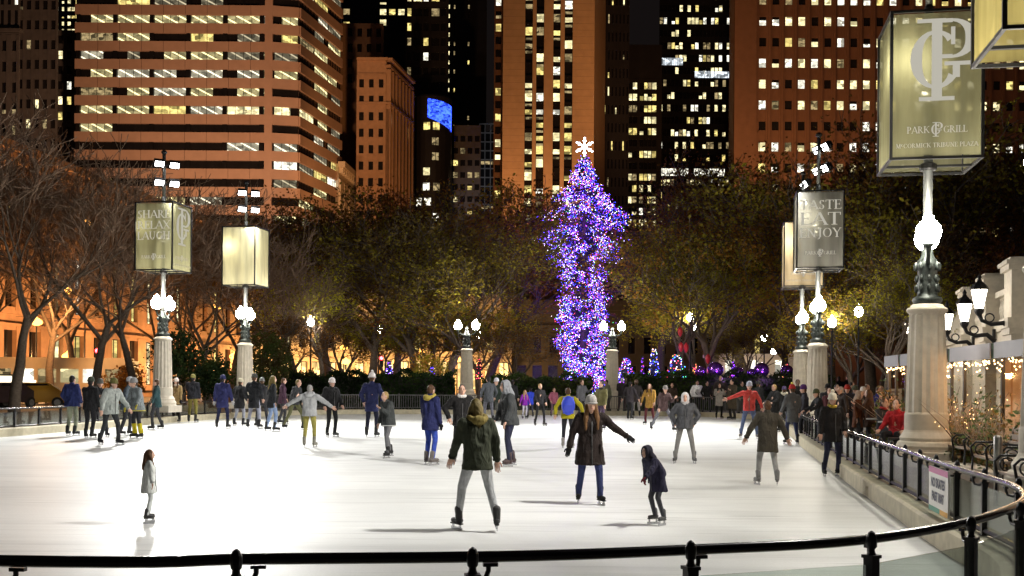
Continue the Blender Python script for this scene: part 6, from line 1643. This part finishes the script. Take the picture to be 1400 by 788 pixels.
# planter with shrubs, grasses and lit branches
def planter():
    root = thing('planter', 'long planter bed of green and yellow shrubs with tall pale grasses below the awning', 'planter', (FA.x, FA.y, GZ)); R = random.Random(12)
    def pp(s, back, z): p = FA + fd*s - fn*back; return Vector((p.x-FA.x, p.y-FA.y, z))
    for name, mat, n in (('green_foliage', pbr('shrub_green', (.07,.11,.025), .8, var=.5, scale=6), 5200), ('autumn_foliage', pbr('shrub_autumn', (.20,.12,.025), .8, var=.5, scale=6), 2600)):
        q = MB()
        for i in range(n):
            s = R.uniform(0, LF-.2); lump = .42 + .28*math.sin(s*2.1+(0 if n > 3000 else 2)) + .15*math.sin(s*5.3)
            c = pp(s, R.gauss(-.28,.14), abs(R.gauss(.42, .32))*lump*1.9 + .12); z = .09*R.uniform(.6,1.5)
            u = Vector((R.uniform(-1,1), R.uniform(-1,1), R.uniform(-.5,1))).normalized(); v = u.orthogonal().normalized(); q.add([c-u*z*.5, c+v*z*.3, c+u*z*.5, c-v*z*.3], [(0,1,2,3)])
        q.build(name, mat, root)
    q = MB()
    for s in (LF*.12, LF*.2, LF*.33, LF*.4, LF*.47, LF*.62, LF*.75, LF*.93):
        for i in range(30):
            b = pp(s+R.gauss(0,.12), -.25+R.gauss(0,.07), .1); d = Vector((R.gauss(0,.35), R.gauss(0,.35), 1)); h = R.uniform(.7, 1.5)
            t = b + d*h*.9; q.tube([b, b+d*h*.5, t+Vector((d.x*.15,d.y*.15,-.06))], [.007,.006,.002], 3, cap=False)
            for k in range(3):
                e = b+d*h*(.55+.15*k); q.add([e, e+Vector((R.gauss(0,.012),R.gauss(0,.012),.06)), e+Vector((R.gauss(0,.015),R.gauss(0,.015),.12))], [(0,1,2)])
    q.build('grasses', pbr('dry_pink_grass', (.48,.34,.24), .8, var=.3), root)
    q = MB(); pts = []
    for s in (LF*.36, LF*.44, LF*.5):
        b = pp(s, -.2, .2)
        for i in range(7):
            d = Vector((R.gauss(0,.5), R.gauss(0,.5), 1)).normalized(); L = R.uniform(1, 1.7); q.tube([b, b+d*L*.5+Vector((0,0,.05)), b+d*L], [.018,.012,.004], 4, cap=False)
            for k in range(7): pts.append(b+d*L*R.uniform(.3,1)+Vector((R.gauss(0,.04),R.gauss(0,.04),R.gauss(0,.04))))
    q.build('branches', TWIG, root); o = bulbs(pts[::2], .010).build('branch_lights', BULB, root); o['kind'] = 'stuff'
    q = MB(); a, b = pp(0, -.28, .06), pp(LF, -.28, .06); q.box((0,0,.06), (LF, .9, .16)); o = q.build('planter_kerb', STONE, root, loc=((a+b)/2)); o.location.z = 0; o.rotation_euler = (0,0,math.atan2(fd.y, fd.x))
planter()
# benches facing the rink
WOOD = pbr('weathered_bench_slats', (.34,.27,.22), .5, var=.3, scale=8)
def bench(label, px, py):
    p = ground(px, py, GZ); ang = math.atan2(fd.y, fd.x)
    root = thing('park_bench', label, 'bench', p, ang, 'slatted benches in front of the planter')
    for i in range(4): MB().box((0, -.02-.13*i+.2, .43), (1.75, .1, .035)).build('seat_slat', WOOD, root)
    for i in range(4): MB().box((0, -.30-.035*i, .54+.11*i), (1.75, .03, .085)).build('back_slat', WOOD, root)
    for x in (-.8, 0, .8):
        l = MB(); l.tube([(x,.27,0),(x,.25,.42),(x,-.27,.41),(x,-.42,.92)], [.025,.022,.022,.02], 6); l.tube([(x,-.24,.4),(x,-.36,0)], .024, 6)
        l.tube([(x,.25,.42),(x,.28,.58),(x,.2,.66),(x,-.1,.66),(x,-.34,.64)], .02, 6); l.torus((x,.12,.54), .09, .014, 12, 5, Matrix.Rotation(PI/2, 3, 'Y'))
        l.build('end_frame', IRON, root, True)
for lb, px, py in (('slatted dark bench half hidden by the fluted column', 1322, 642), ('slatted dark bench nearest the right edge, behind the rail bend', 1372, 665), ('slatted dark bench cut off by the right edge', 1418, 700)): bench(lb, px, py)
# grey bollard by the benches
p = ground(1364, 680, GZ); o = MB().lathe([(.06,0),(.06,.85),(.045,.88)], n=12).build('bollard', BARE_METAL, None, True, p); tag(o, 'slim pale grey bollard standing before the bench at right', 'bollard')
# info board at the far end of the awning
p = ground(1221, 596, GZ); root = thing('menu_board', 'small lit menu board on a stand at the far end of the awning', 'sign', p, math.radians(-8))
MB().box((0,0,.7), (.05,.05,1.4)).build('stand', IRON, root); MB().box((0,-.04,1.15), (.5,.04,.75)).build('board', M_WH, root)
for k in range(5): MB().box((0,-.063,1.42-.12*k), (.36-.05*(k % 2),.004,.035)).build('text_line', pbr('menu_ink', (.2,.16,.12), .7), root)
# cafe tables and chairs between the column and the crowd
def cafe_chair(label, px, py, rz):
    p = ground(px, py, GZ); root = thing('cafe_chair', label, 'chair', p, rz, 'dark cafe chairs behind the right railing')
    MB().box((0,0,.45), (.42,.42,.03)).build('seat', IRON, root)
    b = MB(); b.tube([(-.2,.2,.45),(-.2,.27,.85),(.2,.27,.85),(.2,.2,.45)], .014, 6)
    for i in range(4): b.tube([(-.12+.08*i,.21,.47),(-.12+.08*i,.265,.84)], .008, 4)
    b.build('backrest', IRON, root)
    for x in (-.19,.19):
        for y in (-.19,.19): MB().tube([(x,y,.44),(x*1.1,y*1.1,0)], .012, 5).build('leg', IRON, root)
def cafe_table(label, px, py):
    p = ground(px, py, GZ); root = thing('cafe_table', label, 'table', p, 0, 'small round cafe tables behind the right railing')
    MB().lathe([(.36,.72),(.37,.74),(.36,.755)], n=20).build('tabletop', pbr('table_top_grey', (.3,.3,.3), .4), root); MB().lathe([(.24,0),(.2,.03),(.03,.06),(.03,.7),(.1,.72)], n=12).build('stem', IRON, root)
for i, (px, py) in enumerate(((1186, 606), (1204, 612), (1222, 620))): cafe_table('small round cafe table, ' + ('farthest of three behind the right railing', 'middle one of three behind the right railing', 'nearest one of three, left of the fluted column')[i], px, py)
for i, (px, py, rz) in enumerate(((1193, 603, 2.2), (1211, 608, .5), (1214, 622, 3.6), (1232, 616, 1.2), (1228, 628, 4.4))):
    cafe_chair('dark wire cafe chair ' + ('at the back, nearest the crowd', 'behind the middle cafe table', 'in front of the middle cafe table', 'right of the nearest cafe table', 'nearest the column, facing the ice')[i], px, py, rz)

# ================================================================= pale pavilion far behind the hedge at right
pv = thing('stone_pavilion', 'small pale pavilion with a balustrade glimpsed under the trees behind the purple ornaments', 'building', (bx(1035, 92), 92, GZ))
q = MB(); q.box((0,2,2.6), (7,3,3.0)); q.box((0,1.9,4.2), (7.6,3.6,.3)); q.build('wall', STONE, pv)
q = MB(); q.box((0,0,2.65), (7.4,.3,.16)); q.box((0,0,1.4), (7.4,.35,.5))
for k in range(22): q.lathe([(.06,1.65),(.1,2.0),(.05,2.4),(.07,2.58)], (-3.5+k*.33, 0, 0), 6)
q.build('balustrade', STONE, pv)
for k in range(3): MB().box((-2.1+2.1*k, .48, 3.1), (.7,.05,1.4)).build('window', LITS[1], pv)
light('pavilion_light', 'POINT', (bx(1030, 89), 89, 2.6), 260, (1,.72,.5), .3)

# ================================================================= traffic on the avenue
def car(label, px, py, Y, rz, col, taxi=False, group='cars on the avenue'):
    p = at(px, py, Y); root = thing('parked_car', label, 'car', (p.x, Y, GZ), rz, group)
    paint = pbr('car_paint_%.2f_%.2f' % (col[0], col[1]), col, .3, .2, var=.06); 
    prof = [(-2.2,.35),(-2.25,.75),(-1.9,.98),(-1.35,1.02),(-.75,1.5),(.85,1.52),(1.55,1.05),(2.15,.92),(2.25,.6),(2.2,.32)]
    q = MB(); n = len(prof); w = .86
    vs = []
    for s in (-1, 1):
        for x, z in prof: vs.append((x, s*w*(1 if z < 1.1 else .82), z))
    q.add(vs, [tuple(range(n-1, -1, -1)), tuple(range(n, 2*n))] + [(i, (i+1) % n, n+(i+1) % n, n+i) for i in range(n)]); q.build('body', paint, root)
    gl = MB()
    for s in (-1, 1): gl.add([(-1.15,s*.83,1.06),(-.68,s*.735,1.44),(.8,s*.735,1.45),(1.35,s*.83,1.08)], [(0,1,2,3)])
    gl.add([(-1.32,-.68,1.06),(-1.32,.68,1.06),(-.8,.62,1.47),(-.8,-.62,1.47)], [(0,1,2,3)]); gl.add([(1.56,-.68,1.07),(1.56,.68,1.07),(.92,.62,1.49),(.92,-.62,1.49)], [(0,1,2,3)])
    gl.build('window', GLZ, root)
    for sx in (-1.4, 1.4):
        for sy in (-1, 1):
            t = MB().tube([(sx,sy*.7,.33),(sx,sy*.9,.33)], .33, 16).build('wheel', pbr('tyre', (.02,.02,.02), .8), root); MB().tube([(sx,sy*.9,.33),(sx,sy*.915,.33)], .19, 12).build('rim', BARE_METAL, t)
    for sy in (-.62, .62):
        MB().box((-2.26,sy,.72), (.04,.3,.18)).build('tail_light', emit('tail_light_red', (1,.05,.03), 7), root); MB().box((2.22,sy,.66), (.06,.3,.16)).build('headlight', emit('headlight_white', (1,.9,.7), 9), root)
    if taxi: MB().box((0,0,1.58), (.3,.6,.16)).build('roof_sign', emit('roof_sign_glow', (1,.85,.5), 3), root)
car('orange-yellow taxi behind the left railing near the left edge', 45, 545, 66, math.radians(20), (.55,.28,.03), True)
car('dark car with glowing red tail lights at the very left edge', 2, 545, 64, math.radians(70), (.05,.03,.03))
car('dark car far down the avenue among the left middle trunks', 440, 512, 146, math.radians(5), (.06,.05,.05))
car('pale car far down the avenue behind the dark forked trunk', 520, 512, 147, math.radians(184), (.5,.48,.45))
bp = at(75, 530, 78); bus = thing('city_bus', 'long pale city bus lit orange by street lamps, behind the leftmost trunks', 'bus', (bp.x, 78, GZ), math.radians(8))
BUSP = pbr('bus_cream', (.7,.58,.4), .4, var=.05)
q = MB(); q.box((0,0,1.75), (11,2.5,2.7)); q.box((0,0,3.18), (10.4,2.2,.2)); q.box((0,0,.4), (10.6,2.3,.3)); q.build('body', BUSP, bus)
for k in range(7): MB().box((-4.7+1.5*k, -1.262, 2.0), (1.2,.03,.95)).build('window', LITS[(0,3,1,3,0,1,3)[k]], bus)
MB().box((5.0,-1.262,1.6), (.8,.03,2.1)).build('door', GLZ, bus)
for sx in (-3.6, 3.4):
    t = MB().tube([(sx,-1.1,.48),(sx,-1.28,.48)], .48, 16).build('wheel', pbr('tyre', (.02,.02,.02), .8), bus); MB().tube([(sx,-1.28,.48),(sx,-1.3,.48)], .25, 10).build('rim', BARE_METAL, t)
def signal(label, px, py, Y, col):
    p = at(px, py, Y); root = thing('traffic_light', label, 'traffic light', (p.x, Y, GZ), 0, 'traffic lights on the avenue'); h = p.z-GZ
    MB().tube([(0,0,0),(0,0,h+.6)], .07, 8).build('pole', IRON, root); MB().box((0,-.15,h-.3), (.32,.2,1.0)).build('housing', IRON, root)
    for k in range(3):
        l = MB().tube([(0,-.25,h-.3*k),(0,-.28,h-.3*k)], .12 if k else .16, 12).build('lamp', emit('signal_red', (1,.04,.05), 22, sample=True) if k == 0 else pbr('dark_lens', (.02,.02,.02), .3), root)
signal('red traffic light among the bare trees left of the forked trunk', 135, 480, 78, 'r')
signal('red traffic light glowing low among the middle trunks', 522, 490, 100, 'r')
kp = at(8, 517, 66); root = thing('advert_kiosk', 'small glowing white street panel at the left edge above the railing', 'kiosk', (kp.x, 66, GZ), .2)
MB().box((0,0,1.0), (.9,.3,2.0)).build('body', IRON, root); MB().box((0,-.17,1.35), (.75,.02,1.1)).build('lit_panel', emit('kiosk_panel', (1,.88,.6), 2.6), root)
